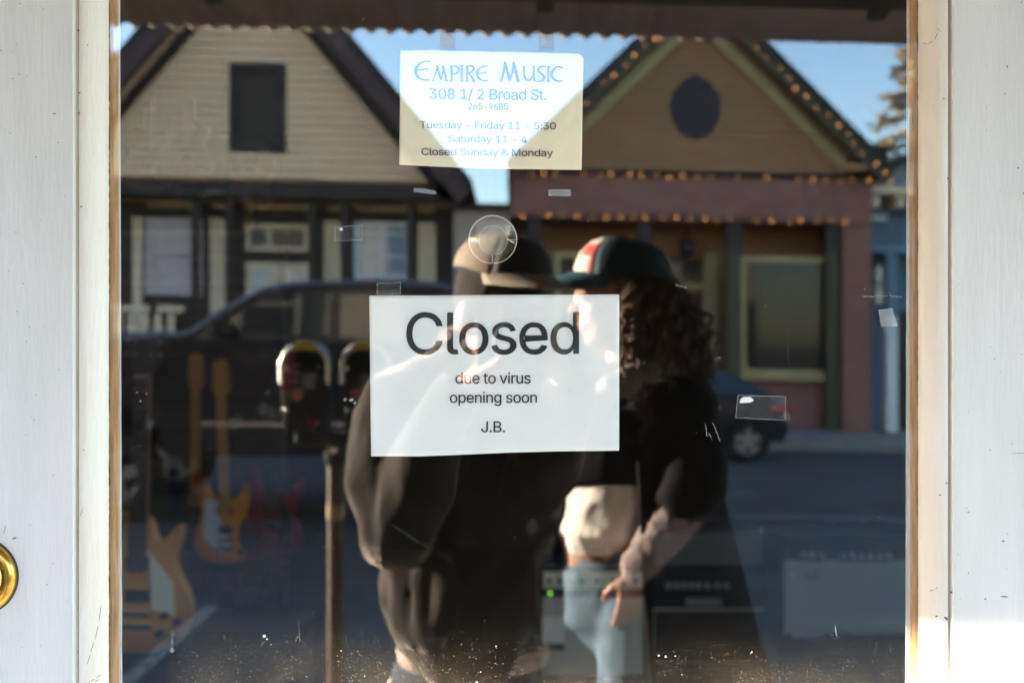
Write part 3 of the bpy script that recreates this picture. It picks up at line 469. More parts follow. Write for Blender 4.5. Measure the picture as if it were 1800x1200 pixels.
for u, v, s_ in ((607, 702, 5), (618, 703, 6), (624, 708, 4), (1033, 388, 3.2), (465, 1117, 5), (470, 1122, 3), (298, 686, 1.8), (241, 690, 3.5), (257, 692, 2.5), (247, 705, 3), (245, 783, 2), (838, 1198, 3), (1158, 1151, 3), (1170, 1153, 3.5), (1187, 1152, 2), (1545, 908, 2.5), (1465, 919, 2), (205, 748, 2), (872, 1135, 2.2), (845, 1180, 2.2), (700, 1090, 1.8)):
    r = random.Random(u); mb.quad(*[(GX(u+math.cos(a_)*s_*r.uniform(.35, 1)), -.0003, GZ(v+math.sin(a_)*s_*r.uniform(.3, .7))) for a_ in [i*math.pi/4 for i in range(8)]])
tag(mb.build('scratches', M_scr), 'white scratches and flaked crumbs on the door glass', 'scratches', kind='stuff')
mb = MB()
for a0 in ((305, 360, 318, 340), (430, 20, 470, 5), (660, 905, 800, 990), (820, 800, 822, 830), (1120, 690, 1155, 640), (300, 25, 322, 60), (1085, 25, 1100, 45), (1385, 560, 1386, 680), (540, 770, 560, 740), (990, 1040, 1010, 1060), (525, 1090, 527, 1130)):
    stroke(mb, wig(*a0, 14, .6), 1.1)
stroke(mb, [(303, 1105), (303, 1125), (302.5, 1140)], 1.6); mb.quad(*[(GX(302.5+math.cos(i*.785)*4.5), -.00025, GZ(1142+math.sin(i*.785)*4)) for i in range(8)])
tag(mb.build('faint_scratches', M_scrf), 'thin hairline scratches and a dried drip on the door glass', 'scratches', kind='stuff')
mb = MB()
def smear(u, v, a_, b, ang, sd):
    r = random.Random(sd); c, s_ = math.cos(R_(ang)), math.sin(R_(ang)); P = []
    for i in range(18):
        t = i*2*math.pi/18; q_ = r.uniform(.7, 1.1); x, z = a_*q_*math.cos(t), b*q_*math.sin(t); P.append((GX(u+x*c-z*s_), -.00015-.00001*sd, GZ(v+x*s_+z*c)))
    mb.quad(*P)
for i, s_ in enumerate(((468, 722, 20, 14, 40), (470, 690, 6, 5, 0), (481, 748, 5, 7, 0), (415, 742, 14, 18, 0), (463, 628, 5, 4, 0), (561, 643, 6, 4, 0), (486, 838, 5, 4, 0), (552, 115, 13, 16, 0), (559, 180, 20, 6, -10), (600, 72, 14, 14, 30), (499, 193, 10, 24, 0), (714, 35, 6, 10, 0), (370, 340, 30, 7, -8), (440, 60, 20, 14, 0), (1150, 115, 4, 6, 0), (1325, 860, 10, 4, 0), (1120, 700, 8, 5, 0), (1265, 717, 4, 4, 0), (935, 925, 12, 16, 0), (1340, 930, 22, 7, 0), (430, 350, 14, 5, 0))):
    smear(*s_, i+1)
for i in range(9): smear(1470+random.uniform(-60, 60), 100+random.uniform(-16, 18), random.uniform(6, 22), random.uniform(3, 7), random.uniform(-30, 30), 30+i)
for i in range(6): smear(1465+random.uniform(-20, 25), 200+random.uniform(-30, 30), random.uniform(5, 12), random.uniform(3, 6), random.uniform(30, 70), 45+i)
tag(mb.build('grease_marks', M_smear), 'cloudy fingermarks and smears across the door glass', 'fingermarks', kind='stuff')
# ============================================================ the shop front round the door, the awning, the room behind the glass
M_wall = mat('shop_wall_paint', (.82, .73, .60), .7, (.76, .67, .54), 3, bump=.1, bscale=30)
M_trimw = mat('shop_trim', (.55, .53, .5), .6)
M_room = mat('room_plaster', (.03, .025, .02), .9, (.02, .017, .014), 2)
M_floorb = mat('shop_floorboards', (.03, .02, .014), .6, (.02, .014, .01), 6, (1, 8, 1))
M_win = mat('window_glass', (.02, .022, .025), .04, spec=.8, coat=.3)
shop = thing('shop_building', 'cream shop front that holds the white glazed door', 'building', (0, -.1, 0))
M_front = mat('dark_shopfront_paint', (.07, .055, .045), .6, (.05, .04, .034), 6)
b = MB(); T0, T1 = -.085, .1
for x0, x1, z0, z1 in ((-9, -3.2, 0, 3.0), (-3.2, -.85, 0, 1.34), (-.85, -.662, 0, 3.0), (-3.2, -.85, 2.35, 3.0), (-.66, .62, 2.182, 3.0), (.622, .9, 0, 3.0), (.9, 2.6, 0, 1.34), (.9, 2.6, 2.35, 3.0), (2.6, 9, 0, 3.0)): b.box(x0, x1, T0 if x0 < .6 or x0 > .7 else -.03, T1, z0, z1)
b.build('shopfront', M_front, shop); b = MB()
b.box(-9, 9, T0, T1, 3.0, 7.2).box(-9, 9, T1, .9, 7.0, 7.2).box(-9, -8.8, T1, 8, 0, 7).box(8.8, 9, T1, 8, 0, 7)
b.build('wall', M_wall, shop)
for x in (-7, -4.2, -1.4, 1.4, 4.2, 7):
    f = MB().box(x-.55, x-.45, -.235, -.201, 4.1, 6.1).box(x+.45, x+.55, -.235, -.201, 4.1, 6.1).box(x-.45, x+.45, -.235, -.201, 6, 6.1).box(x-.6, x+.6, -.27, -.201, 4.0, 4.1).box(x-.45, x+.45, -.23, -.201, 5.03, 5.09).build('window_frame', M_trimw, shop)
    MB().box(x-.449, x+.449, -.208, -.202, 4.101, 5.999).build('pane', M_win, f)
MB().box(-9, 9, -.35, -.202, 6.9, 7.3).build('cornice', M_trimw, shop)
M_clear = bpy.data.materials.new('added_window_glass'); M_clear.use_nodes = True; n_ = M_clear.node_tree; n_.nodes.clear()
o_ = nz(n_, 'ShaderNodeOutputMaterial'); t_ = nz(n_, 'ShaderNodeBsdfTransparent'); g_ = nz(n_, 'ShaderNodeBsdfGlossy'); g_.inputs['Roughness'].default_value = 0; x_ = nz(n_, 'ShaderNodeMixShader'); x_.inputs[0].default_value = .08
n_.links.new(t_.outputs[0], x_.inputs[1]); n_.links.new(g_.outputs[0], x_.inputs[2]); n_.links.new(x_.outputs[0], o_.inputs[0])
for x0, x1 in ((-3.2, -.85), (.9, 2.6)):  # unseen side windows, added to let sky light into the room
    f = MB().box(x0, x0+.06, -.12, -.05, 1.34, 2.35).box(x1-.06, x1, -.12, -.05, 1.34, 2.35).box(x0+.06, x1-.06, -.12, -.05, 1.34, 1.40).box(x0+.06, x1-.06, -.12, -.05, 2.29, 2.35).build('added_window_frame', M_trimw, shop)
    MB().box(x0+.06, x1-.06, -.09, -.084, 1.40, 2.29).build('added_window_pane', M_clear, f)
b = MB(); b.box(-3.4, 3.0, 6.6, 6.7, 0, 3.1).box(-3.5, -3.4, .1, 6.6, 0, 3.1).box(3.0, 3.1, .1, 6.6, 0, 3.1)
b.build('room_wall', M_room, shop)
b = MB()                                                       # ceiling; two openings added to let sky light onto guitars and amplifiers
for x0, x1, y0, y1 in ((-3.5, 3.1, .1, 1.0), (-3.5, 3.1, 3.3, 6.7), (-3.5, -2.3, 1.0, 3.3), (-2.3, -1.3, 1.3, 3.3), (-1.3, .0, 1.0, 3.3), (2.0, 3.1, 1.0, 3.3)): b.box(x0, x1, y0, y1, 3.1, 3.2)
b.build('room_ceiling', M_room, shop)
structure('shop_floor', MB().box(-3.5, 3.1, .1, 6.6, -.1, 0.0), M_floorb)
# awning: corrugated sheet on rafters, dark under-side, its edge sagging towards the far end
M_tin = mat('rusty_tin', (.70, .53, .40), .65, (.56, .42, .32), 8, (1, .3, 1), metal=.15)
M_raft = mat('dark_timber', (.13, .10, .075), .8, (.06, .045, .035), 12, (6, 1, 1))
aw = thing('porch_awning', 'corrugated tin awning with dark timbers hung over the pavement', 'awning', (0, -1.3, 2.6))
YE, SL = -2.55, -.025
def az(x, y): return 2.59 + SL*x + (y-YE)*.15
pitch = .067; nx = int(13.0/pitch*8); vs = []
for j, y in enumerate((YE, -1.8, -1.0, -.205)):
    for i in range(nx+1):
        x = -9.4+13.0*i/nx; amp = .009*(1 if x < .35 else max(.12, 1-(x-.35)*2.2)); vs.append((x, y, az(x, y)+amp*math.sin(2*math.pi*x/pitch)+.012))
W_ = nx+1
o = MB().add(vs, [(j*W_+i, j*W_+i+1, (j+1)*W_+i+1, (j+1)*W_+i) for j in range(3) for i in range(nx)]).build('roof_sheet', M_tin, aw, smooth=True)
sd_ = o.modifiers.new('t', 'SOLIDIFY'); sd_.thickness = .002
b = MB()
for x in (-8.9, -7.9, -6.9, -5.9, -4.9, -3.9, -2.9, -1.9, -.9, .1, 1.1, 2.1, 3.1):
    vs = []
    for y in (YE+.4, -.205):
        z = az(x, y)-.012; vs += [(x-.025, y, z-.09), (x+.025, y, z-.09), (x+.025, y, z), (x-.025, y, z)]
    b.add(vs, [(0, 1, 2, 3), (7, 6, 5, 4), (0, 4, 5, 1), (1, 5, 6, 2), (2, 6, 7, 3), (3, 7, 4, 0)])
b.build('rafter', M_raft, aw)
b = MB()
for y in (-1.7, -.9):
    vs = []
    for x in (-9.3, 3.5):
        z = az(x, y)-.135; vs += [(x, y-.05, z-.14), (x, y+.05, z-.14), (x, y+.05, z), (x, y-.05, z)]
    b.add(vs, [(0, 1, 2, 3), (7, 6, 5, 4), (0, 4, 5, 1), (1, 5, 6, 2), (2, 6, 7, 3), (3, 7, 4, 0)])
b.build('beam', M_raft, aw)
for x in (-9.2, -5.2, 3.45): MB().box(x-.06, x+.06, -1.76, -1.64, .0, az(x, -1.7)-.27).build('post', M_raft, aw)

# ------------------------------------------------------------ in the shop: plank screen, guitars, amplifiers
M_plank = mat('brown_planks', (.075, .046, .03), .6, (.045, .027, .018), 5, (1, 1, 9))
ps = MB()
for k in range(14):
    z = .1+k*.152; ps.box(-3.3, -1.42, 5.35+.012*(k % 2), 5.40, z, z+.140)
pl = thing('plank_screen', 'brown horizontal plank screen standing behind the guitars', 'screen', (-2.3, 5.4, 0))
ps.build('planks', M_plank, pl); MB().box(-3.3, -1.42, 5.401, 5.44, 0, 2.25).build('backing', M_raft, pl)
M_tun = mat('aged_nickel', (.16, .15, .13), .5, metal=.6); M_fb = mat('rosewood', (.05, .028, .018), .5); M_metal = mat('chrome', (.7, .7, .68), .15, metal=1.0); M_blk = mat('black_plastic', (.015, .015, .017), .35); M_ivory = mat('ivory_plastic', (.74, .70, .58), .4)
M_maple = mat('maple_neck', (.50, .24, .06), .35, (.40, .17, .04), 12, (8, 8, 1)); M_mah = mat('mahogany_neck', (.22, .09, .04), .4)
def burst(name, mid, edge, cx, cz, rx, rz):
    if name in MATS: return MATS[name]
    m = mat(name, mid, .22, coat=.6); n = m.node_tree; tc = nz(n, 'ShaderNodeTexCoord'); mp = nz(n, 'ShaderNodeMapping', vector_type='TEXTURE')
    mp.inputs['Location'].default_value = (cx, 0, cz); mp.inputs['Scale'].default_value = (rx, 50, rz)
    g = nz(n, 'ShaderNodeTexGradient', gradient_type='SPHERICAL'); r = nz(n, 'ShaderNodeValToRGB'); r.color_ramp.elements[0].color = (*edge, 1); r.color_ramp.elements[0].position = .06; r.color_ramp.elements[1].color = (*mid, 1); r.color_ramp.elements[1].position = .5
    n.links.new(tc.outputs['Object'], mp.inputs[0]); n.links.new(mp.outputs[0], g.inputs[0]); n.links.new(g.outputs[0], r.inputs[0]); n.links.new(r.outputs[0], n.nodes['Principled BSDF'].inputs['Base Color']); return m
SINGLE = [(0, -.22), (.06, -.215), (.12, -.19), (.158, -.14), (.168, -.085), (.150, -.03), (.122, .02), (.112, .06), (.122, .10), (.132, .14), (.128, .165), (.112, .168), (.085, .135), (.055, .12), (.03, .185), (0, .19), (-.03, .19), (-.07, .21), (-.11, .205), (-.135, .17), (-.135, .12), (-.118, .06), (-.124, .02), (-.150, -.03), (-.168, -.085), (-.158, -.14), (-.12, -.19), (-.06, -.215)]
OFFSET = [(0, -.215), (.07, -.21), (.13, -.185), (.162, -.13), (.158, -.07), (.125, -.01), (.115, .04), (.125, .09), (.145, .14), (.150, .19), (.135, .215), (.105, .19), (.075, .13), (.04, .105), (0, .11), (-.04, .115), (-.07, .15), (-.10, .225), (-.135, .245), (-.152, .215), (-.140, .14), (-.122, .06), (-.130, 0), (-.160, -.06), (-.163, -.13), (-.13, -.185), (-.07, -.21)]
def smooth_loop(P, k=4):
    n = len(P); out = []
    for i in range(n):
        p0, p1, p2, p3 = P[i-1], P[i], P[(i+1) % n], P[(i+2) % n]
        for j in range(k):
            t = j/k; out.append(tuple(.5*((2*b)+(-a_+c)*t+(2*a_-5*b+4*c-d)*t*t+(-a_+3*b-3*c+d)*t**3) for a_, b, c, d in zip(p0, p1, p2, p3)))
    return out
def guitar(label, cx, y, cz, tilt, shape, bodym, neckm, headm, guard=None, dark=M_blk, hang=False):
    g = thing('electric_guitar', label, 'guitar', (cx, y, cz-.22), 'electric guitars shown inside the shop')
    Mx = Matrix.Translation((cx, y, cz)) @ Matrix.Rotation(R_(tilt), 4, 'Y')
    def part(name, mb, m, par=None, smooth=False, bev=0): mb.xf(Mx); return mb.build(name, m, par or g, smooth, bev)
    bd = part('body', MB().prism(smooth_loop(shape), 0, .045), bodym, bev=.006)
    nk = part('neck', MB().prism([(-.027, .1), (.027, .1), (.021, .62), (-.021, .62)], -.012, .012), neckm)
    fr = MB().prism([(-.0265, .03), (.0265, .03), (.0215, .615), (-.0215, .615)], -.018, -.0121)
    for k in range(20):
        z = .615-.64*(1-2**(-k/12.0)); fr.box(-.023, .023, -.0195, -.0182, z-.001, z+.001)
    fo = part('fingerboard', fr, M_fb if neckm is not M_maple else neckm, nk); fo.data.materials.append(M_metal)
    for q_ in fo.data.polygons: q_.material_index = 1 if q_.index >= 6 else 0
    hd = part('headstock', MB().prism([(-.021, .621), (.021, .621), (.042, .66), (.036, .80), (.0, .815), (-.036, .80), (-.042, .66)], -.006, .010), headm)
    for s_ in (-1, 1):
        for k in range(3): part('tuner', MB().lathe([(.0, -.012), (.006, -.011), (.006, .0)], (s_*.026, 0, .68+k*.04), 'y', 10).box(s_*.038, s_*.058, -.002, .004, .673+k*.04, .687+k*.04), M_tun, hd)
    for z in (.055, -.045): part('pickup', MB().box(-.036, .036, -.010, -.0002, z-.019, z+.019), dark, bev=.002)
    part('bridge', MB().box(-.04, .04, -.012, -.0003, -.104, -.092), M_metal); part('tailpiece', MB().box(-.046, .046, -.012, -.0003, -.142, -.130), M_metal)
    for kx_, kz_ in ((.085, -.10), (.125, -.12), (.07, -.155), (.11, -.17)): part('knob', MB().lathe([(0, -.018), (.011, -.017), (.0125, -.0003)], (kx_, 0, kz_), 'y', 16), dark, smooth='a')
    if guard: part('pickguard', MB().prism(guard[1], -.006, -.0004), guard[0])
    if not hang:
        s = thing('guitar_stand', 'black tubular guitar stand under the ' + label.split(' guitar')[0] + ' guitar', 'guitar stand', (cx, y+.08, cz-.25), 'stands under the shop guitars')
        z0 = max(.585 if cz > .75 else 0.0, 0.0)
        MB().box(cx-.06, cx+.06, y-.03, y-.02, cz-.25, cz-.21).box(cx-.06, cx-.05, y-.03, y+.09, cz-.255, cz-.245).box(cx+.05, cx+.06, y-.03, y+.09, cz-.255, cz-.245).build('cradle', M_blk, s)
        for dx, dy in ((-.12, .0), (.12, .0), (0, .26)): MB().tube([(cx, y+.09, cz-.1), (cx+dx, y+dy, z0+.004)], .008, 8).build('leg', M_blk, s)
        MB().tube([(cx, y+.09, cz-.11), (cx, y+.09, cz+.3)], .008, 8).build('upright', M_blk, s)
    return g
pg = [(.03, .09), (.105, .0), (.115, -.10), (.045, -.085), (.04, .0)]
p = PI(254, 1020, 3.0)
guitar('amber sunburst electric guitar with cream pickguard, largest and nearest the door edge', p.x-.02, p.y, p.z, 1.5, SINGLE, burst('amber_burst', (.62, .27, .06), (.26, .045, .02), p.x, p.z, .24, .28), M_mah, M_blk, (M_ivory, pg))
p = PI(400, 915, 5.0)
guitar('orange sunburst electric guitar with pearl pickguard beside the red one', p.x-.01, p.y, p.z, -2, OFFSET, burst('orange_burst', (.72, .24, .02), (.22, .02, .01), p.x, p.z, .26, .3), M_maple, M_maple, (mat('pearl_plastic', (.55, .58, .66), .25), [(-.10, .12), (-.03, .10), (-.02, -.05), (.03, -.12), (-.03, -.17), (-.11, -.08)]))
p = PI(330, 905, 5.0)
guitar('dark navy electric guitar with orange maple neck before the plank screen', p.x, p.y+.12, p.z, 0.5, OFFSET, mat('navy_lacquer', (.02, .025, .045), .2, coat=.6), M_maple, M_maple, (M_blk, pg))
p = PI(478, 905, 5.0)
guitar('dark red electric guitar with shiny chrome hardware near the parking meter', p.x, p.y, p.z, 6, OFFSET, mat('red_lacquer', (.20, .012, .02), .16, coat=.8), M_mah, mat('red_head', (.2, .012, .02), .2), (M_blk, pg), M_metal)
for (u, v, nm, c) in ((262, 280, 'honey amber electric guitar hung high on wall hooks by the screen', (.42, .17, .04)), (330, 262, 'rust orange electric guitar hung high on wall hooks, between two others', (.38, .12, .03)), (438, 310, 'brown electric guitar hung high on wall hooks, farthest from door edge', (.30, .14, .06))):
    p = PI(u, v, 6.4); guitar(nm, p.x, p.y, p.z, 181 if u == 438 else 1, SINGLE, mat('hung_'+str(u), c, .25, coat=.5), M_maple, M_maple, None, hang=True)
rs = thing('display_riser', 'low dark wooden riser under the amber sunburst guitar', 'riser', (-1.25, 2.2, 0))
MB().box(-1.7, -.72, 1.75, 2.75, .0, .55).build('box', M_raft, rs); MB().box(-1.72, -.70, 1.73, 2.77, .55, .58).build('top_board', M_room, rs)
M_tolex = mat('black_vinyl', (.014, .014, .015), .55, (.022, .022, .023), 300, bump=.1, bscale=600); M_grille = mat('grey_grille_cloth', (.62, .60, .48), .8, (.52, .50, .39), 400, (1, 1, .4)); M_panel = mat('cream_panel', (.90, .82, .58), .45)
M_pipe = mat('piping', (.46, .45, .38), .6); M_silver = mat('silver_cloth', (.42, .43, .45), .7, (.36, .37, .39), 300); M_led = mat('green_led', (.05, .3, .02), .3, emit=(.35, 1, .08), estr=.1); M_dgr = mat('black_grille', (.02, .02, .022), .8, (.03, .03, .03), 300)
M_knobs = mat('knob_silver', (.62, .62, .66), .3, metal=.7)
def amp(label, u0, u1, v0, v1, D, depth, panelm, pv, grillm, gv, knobs, kv, kr, knobm, bottom=None):
    x0, x1 = GX(u0, D), GX(u1, D); z1, z0 = GZ(v0, D), (GZ(v1, D) if bottom is None else bottom); y = D-CD
    t = thing('guitar_amplifier', label, 'amplifier', ((x0+x1)/2, y+depth/2, z0), 'amplifiers on the shop floor')
    MB().box(x0, x1, y, y+depth, z0, z1).build('cabinet', M_tolex, t, bevel=.012)
    pz1, pz0 = GZ(pv[0], D), GZ(pv[1], D); pn = MB().box(x0+.02, x1-.02, y-.006, y-.0005, pz0, pz1).build('control_panel', panelm, t)
    for u in knobs: MB().lathe([(0, y-.026), (kr*.8, y-.025), (kr, y-.0065)], (GX(u, D), 0, GZ(kv, D)), 'y', 18).build('knob', knobm, pn, smooth='a')
    gz1, gz0 = GZ(gv[0], D), max(GZ(gv[1], D), z0+.02)
    gr = MB().box(x0+.02, x1-.02, y-.010, y-.0006, gz0, gz1).build('grille', grillm, t, bevel=.004)
    MB().box(x0+.014, x1-.014, y-.007, y-.0007, gz1+.0005, gz1+.009).box(x0+.014, x0+.0195, y-.007, y-.0007, gz0, gz1).box(x1-.0195, x1-.014, y-.007, y-.0007, gz0, gz1).box(x0+.014, x1-.014, y-.007, y-.0007, gz0-.009, gz0-.0005).build('piping', M_pipe, t)
    MB().tube([(x0+(x1-x0)*.35, y+depth*.5, z1), (x0+(x1-x0)*.4, y+depth*.5, z1+.03), (x0+(x1-x0)*.6, y+depth*.5, z1+.03), (x0+(x1-x0)*.65, y+depth*.5, z1)], .01, 8).build('handle', M_blk, t)
    return t, y
ta, ya = amp('black guitar amplifier with cream control panel, grey grille and green light', 947, 1137, 992, 1200, 4.2, .25, M_panel, (1004, 1033), M_grille, (1052, 1182), (965, 984, 1003, 1022, 1048, 1078, 1096, 1116), 1019, .010, M_blk, .12)
MB().lathe([(0, ya-.012), (.005, ya-.009), (.006, ya-.0005)], (GX(967, 4.2), 0, GZ(1042, 4.2)), 'y', 14).build('pilot_lamp', M_led, ta)
MB().box(GX(953, 4.2), GX(992, 4.2), ya-.0112, ya-.0102, GZ(1128, 4.2), GZ(1082, 4.2)).build('paper_label', mat('label_paper', (.9, .88, .78), .8), ta)
MB().box(GX(953, 4.2), GX(992, 4.2), ya-.0112, ya-.0102, GZ(1140, 4.2), GZ(1129, 4.2)).build('label_band', M_tolex, ta)
tb, yb = amp('wide dark combo amplifier with a grey upper panel and row of silver knobs', 1142, 1362, 932, 1260, 4.4, .28, mat('grey_panel', (.15, .145, .14), .6), (938, 992), M_dgr, (1072, 1240), (1174, 1188, 1201, 1214, 1227, 1243, 1260, 1276), 1028, .016, M_knobs, .12)
MB().box(GX(1205, 4.4), GX(1268, 4.4), yb-.006, yb-.0005, GZ(1063, 4.4), GZ(1050, 4.4)).build('badge', M_knobs, tb)
tcc, yc = amp('pale silver fronted amplifier with two small lights and a dark top strip', 1372, 1650, 940, 1250, 4.0, .30, mat('dark_panel', (.03, .03, .035), .4), (948, 984), M_silver, (988, 1108), (1412, 1427, 1442, 1482, 1498, 1513, 1529, 1544, 1560), 976, .013, M_knobs, .12)
MB().lathe([(0, yc-.014), (.01, yc-.0115)], (GX(1391, 4), 0, GZ(1007, 4)), 'y', 12).lathe([(0, yc-.014), (.018, yc-.0115)], (GX(1425, 4), 0, GZ(1007, 4)), 'y', 12).build('input_jack', M_knobs, tcc)
MB().box(GX(1393, 4), GX(1445, 4), yc-.006, yc-.0005, GZ(1119, 4), GZ(1112, 4)).build('badge', M_knobs, tcc)
pf = thing('display_platform', 'low dark platform under the row of amplifiers', 'platform', (.9, 3.5, 0)); MB().box(.02, 2.1, 3.0, 4.1, 0, .119).build('deck', M_raft, pf)
# ============================================================ the street behind the camera, seen in the glass (it falls gently towards +x)
SLOPE = -.02
def gz(x, y): return SLOPE*x + (0 if (y > -2.5 or y < -15.5) else -.13)
M_asph = mat('asphalt', (.042, .044, .047), .85, (.072, .073, .075), 3, bump=.25, bscale=180, detail=8); M_conc = mat('concrete', (.27, .26, .24), .85, (.20, .19, .18), 5, bump=.15, bscale=60)
M_kerb = mat('kerb_stone', (.30, .29, .27), .85, (.22, .21, .2), 8); M_line = mat('road_paint', (.30, .30, .29), .8, (.12, .12, .12), 25); M_earth = mat('earth', (.16, .13, .09), .95, (.10, .11, .06), .5)
structure('ground', MB().box(-400, 400, -600, 400, -.62, -.6).shear(0, 0), M_earth)
structure('road', MB().box(-60, 60, -15.35, -2.65, -.5, -.13).shear(SLOPE, 0), M_asph)
structure('pavement', MB().box(-60, 60, -2.5, -.05, -.5, 0).shear(SLOPE*.4, 0), M_conc)
structure('kerb', MB().box(-60, 60, -2.65, -2.502, -.5, .0).shear(SLOPE*.4, 0), M_kerb)
structure('far_pavement', MB().box(-60, 60, -26, -15.502, -.5, 0).shear(SLOPE, 0), M_conc)
structure('far_kerb', MB().box(-60, 60, -15.5, -15.352, -.5, .0).shear(SLOPE, 0), M_kerb)
b = MB()
for x in (-7.4, -4.6, -1.86, 3.9, 6.9): b.box(x-.05, x+.05, -5.3, -2.7, -.1258, -.1252)
b.box(-60, 60, -9.02, -8.9, -.1257, -.1251)
structure('parking_lines', b.shear(SLOPE, 0), M_line)

# ---- houses. All at one street line; PX turns a photo position on that line into metres
DH = 18.5; YH = -(DH-CD)
def hx(u): return GX(u, DH)
def hz(v): return GZ(v, DH)
def clap(mb, x0, x1, z0, z1, y, pitch, xl=None, xr=None, holes=()):
    n = int((z1-z0)/pitch)+1
    for i in range(n):
        a0 = z0+i*pitch; a1 = min(a0+pitch, z1)
        if a1-a0 < .005: continue
        segs = [(0, 1)]
        L0, L1 = (xl(a0), xl(a1)) if xl else (x0, x0); R0, R1 = (xr(a0), xr(a1)) if xr else (x1, x1)
        if R0-L0 < .03: continue
        R1 = max(R1, L1+.01)
        rows = [((L0, L1), (R0, R1))]
        for h0, h1, k0, k1 in holes:
            if a1 > k0 and a0 < k1: rows = [((L0, L1), (h0, h0)), ((h1, h1), (R0, R1))]
        for (l0, l1), (r0, r1) in rows:
            g_ = min(.22*pitch, .5*(a1-a0))                            # the board stands proud over a deep shadow gap
            mb.quad((l0, y+.05, a0+g_), (r0, y+.05, a0+g_), (r1, y+.03, a1), (l1, y+.03, a1)); mb.quad((l0, y-.03, a0+g_), (r0, y-.03, a0+g_), (r0, y+.05, a0+g_), (l0, y+.05, a0+g_))
            mb.quad((l0, y-.03, a0), (r0, y-.03, a0), (r0, y-.03, a0+g_), (l0, y-.03, a0+g_)); mb.quad((l0, y-.03, a0), (r0, y-.03, a0), (r0, y+.03, a0), (l0, y+.03, a0))
    return mb
def hb(name, mb, m, par, xc, **kw): return mb.shear(SLOPE, xc).build(name, m, par, **kw)

M_cream = mat('cream_clapboard', (.95, .70, .46), .6, (.90, .65, .42), 1.2, (1, 1, 3)); M_tan = mat('tan_clapboard', (.42, .23, .10), .65, (.37, .20, .085), 1.5, (1, 1, 4))
M_maroon = mat('maroon_fascia', (.075, .03, .035), .5, (.05, .022, .025), 3); M_umber = mat('dark_umber', (.035, .02, .014), .55, (.022, .013, .01), 3)
M_roofs = mat('roof_shingle', (.05, .045, .045), .9, (.03, .03, .03), 8, bump=.3, bscale=40); M_ctrim = mat('cream_trim', (.90, .72, .50), .55, (.84, .66, .45), 2)
M_wwood = mat('pale_blue_paint', (.85, .88, .88), .45); M_curt_refl = mat('curtain_with_reflection', (.72, .62, .62), .5, (.60, .52, .54), 2.5, (2, 1, .4)); M_gl = mat('reflection_blue_glass', (.34, .42, .50), .03, spec=.9, coat=.8)  # curtain and glass colours carry a painted reflection of the sunlit front opposite
M_olive = mat('olive_trim', (.50, .40, .19), .55, (.44, .35, .16), 2); M_plum = mat('plum_paint', (.018, .008, .014), .5); M_brick = None
def brick(name, c1, c2, mort, sc):
    m = mat(name, c1, .75); n = m.node_tree; t = nz(n, 'ShaderNodeTexBrick'); t.inputs['Color1'].default_value = (*c1, 1); t.inputs['Color2'].default_value = (*c2, 1); t.inputs['Mortar'].default_value = (*mort, 1)
    t.inputs['Scale'].default_value = sc; t.inputs['Mortar Size'].default_value = .012; t.inputs['Brick Width'].default_value = .6; t.inputs['Row Height'].default_value = .2
    tc = nz(n, 'ShaderNodeTexCoord'); s_ = nz(n, 'ShaderNodeSeparateXYZ'); c_ = nz(n, 'ShaderNodeCombineXYZ'); n.links.new(tc.outputs['Object'], s_.inputs[0]); n.links.new(s_.outputs[0], c_.inputs[0]); n.links.new(s_.outputs[2], c_.inputs[1]); n.links.new(c_.outputs[0], t.inputs[0])
    n.links.new(t.outputs[0], n.nodes['Principled BSDF'].inputs['Base Color']); return m
M_brick = brick('mauve_brick', (.33, .15, .11), (.24, .10, .08), (.30, .18, .14), 3); M_redd = mat('red_door_paint', (.10, .02, .018), .4)
M_green = mat('dark_green_paint', (.06, .055, .026), .5); M_dwin = mat('dark_shop_glass', (.03, .028, .026), .05, spec=.45, coat=0.0); M_bluew = mat('blue_clapboard', (.15, .25, .34), .6, (.13, .22, .30), 2)
M_greyp = mat('grey_trim', (.33, .33, .35), .6); M_pale = mat('pale_stucco', (.58, .47, .37), .8, (.52, .42, .33), 1.5); M_louv = mat('brown_louvre', (.15, .12, .10), .6)

# left-hand gabled house
xc = hx(441); ew = 4.14; zE = hz(318); zA = 9.43
xl_, xr_ = xc-ew, xc+ew; rs_ = (zA-zE)/ew; ew = 3.83
h1 = thing('gabled_house', 'cream clapboard house with dark maroon gable boards over a brown timber shopfront', 'house', (xc, YH-3, 0))
b = MB(); wx0, wx1 = xc-3.9, hx(793)
clap(b, wx0, wx1, zE+.02, zA-.25, YH, .165, lambda z: max(wx0, xc-(zA-.12-z)/rs_), lambda z: min(wx1, xc+(zA-.12-z)/rs_), holes=((hx(406), hx(502), hz(264), hz(115)),))
b.box(wx0, wx1, YH-9, YH-.9, .02, zE).prism([(wx0, zE+.001), (wx1, zE+.001), (wx1-.02, zE+.32), (xc, zA-.14), (wx0+.02, zE+.32)], YH-9, YH-.12)
hb('wall', b, M_cream, h1, xc)
for sg in (-1, 1):
    b = MB(); b.bar((xc, zA), (xc+sg*(ew+.30), zA-rs_*(ew+.30)), .16, YH-9.2, YH+.55); hb('roof', b, M_roofs, h1, xc)
    b = MB(); b.bar((xc+sg*.004, zA-.22), (xc+sg*(ew+.28), zA-.22-rs_*(ew+.28)), .30, YH+.40, YH+.545); hb('barge_board', b, M_maroon, h1, xc)
    b = MB(); b.bar((xc+sg*.004, zA-.70), (xc+sg*(ew+.02), zA-.70-rs_*(ew+.02)), .17, YH+.03, YH+.10); hb('frieze_board', b, M_umber, h1, xc)
    b = MB(); b.bar((xc+sg*.004, zA-.24), (xc+sg*(ew+.26), zA-.24-rs_*(ew+.26)), .03, YH+.0, YH+.39); hb('soffit', b, M_louv, h1, xc)
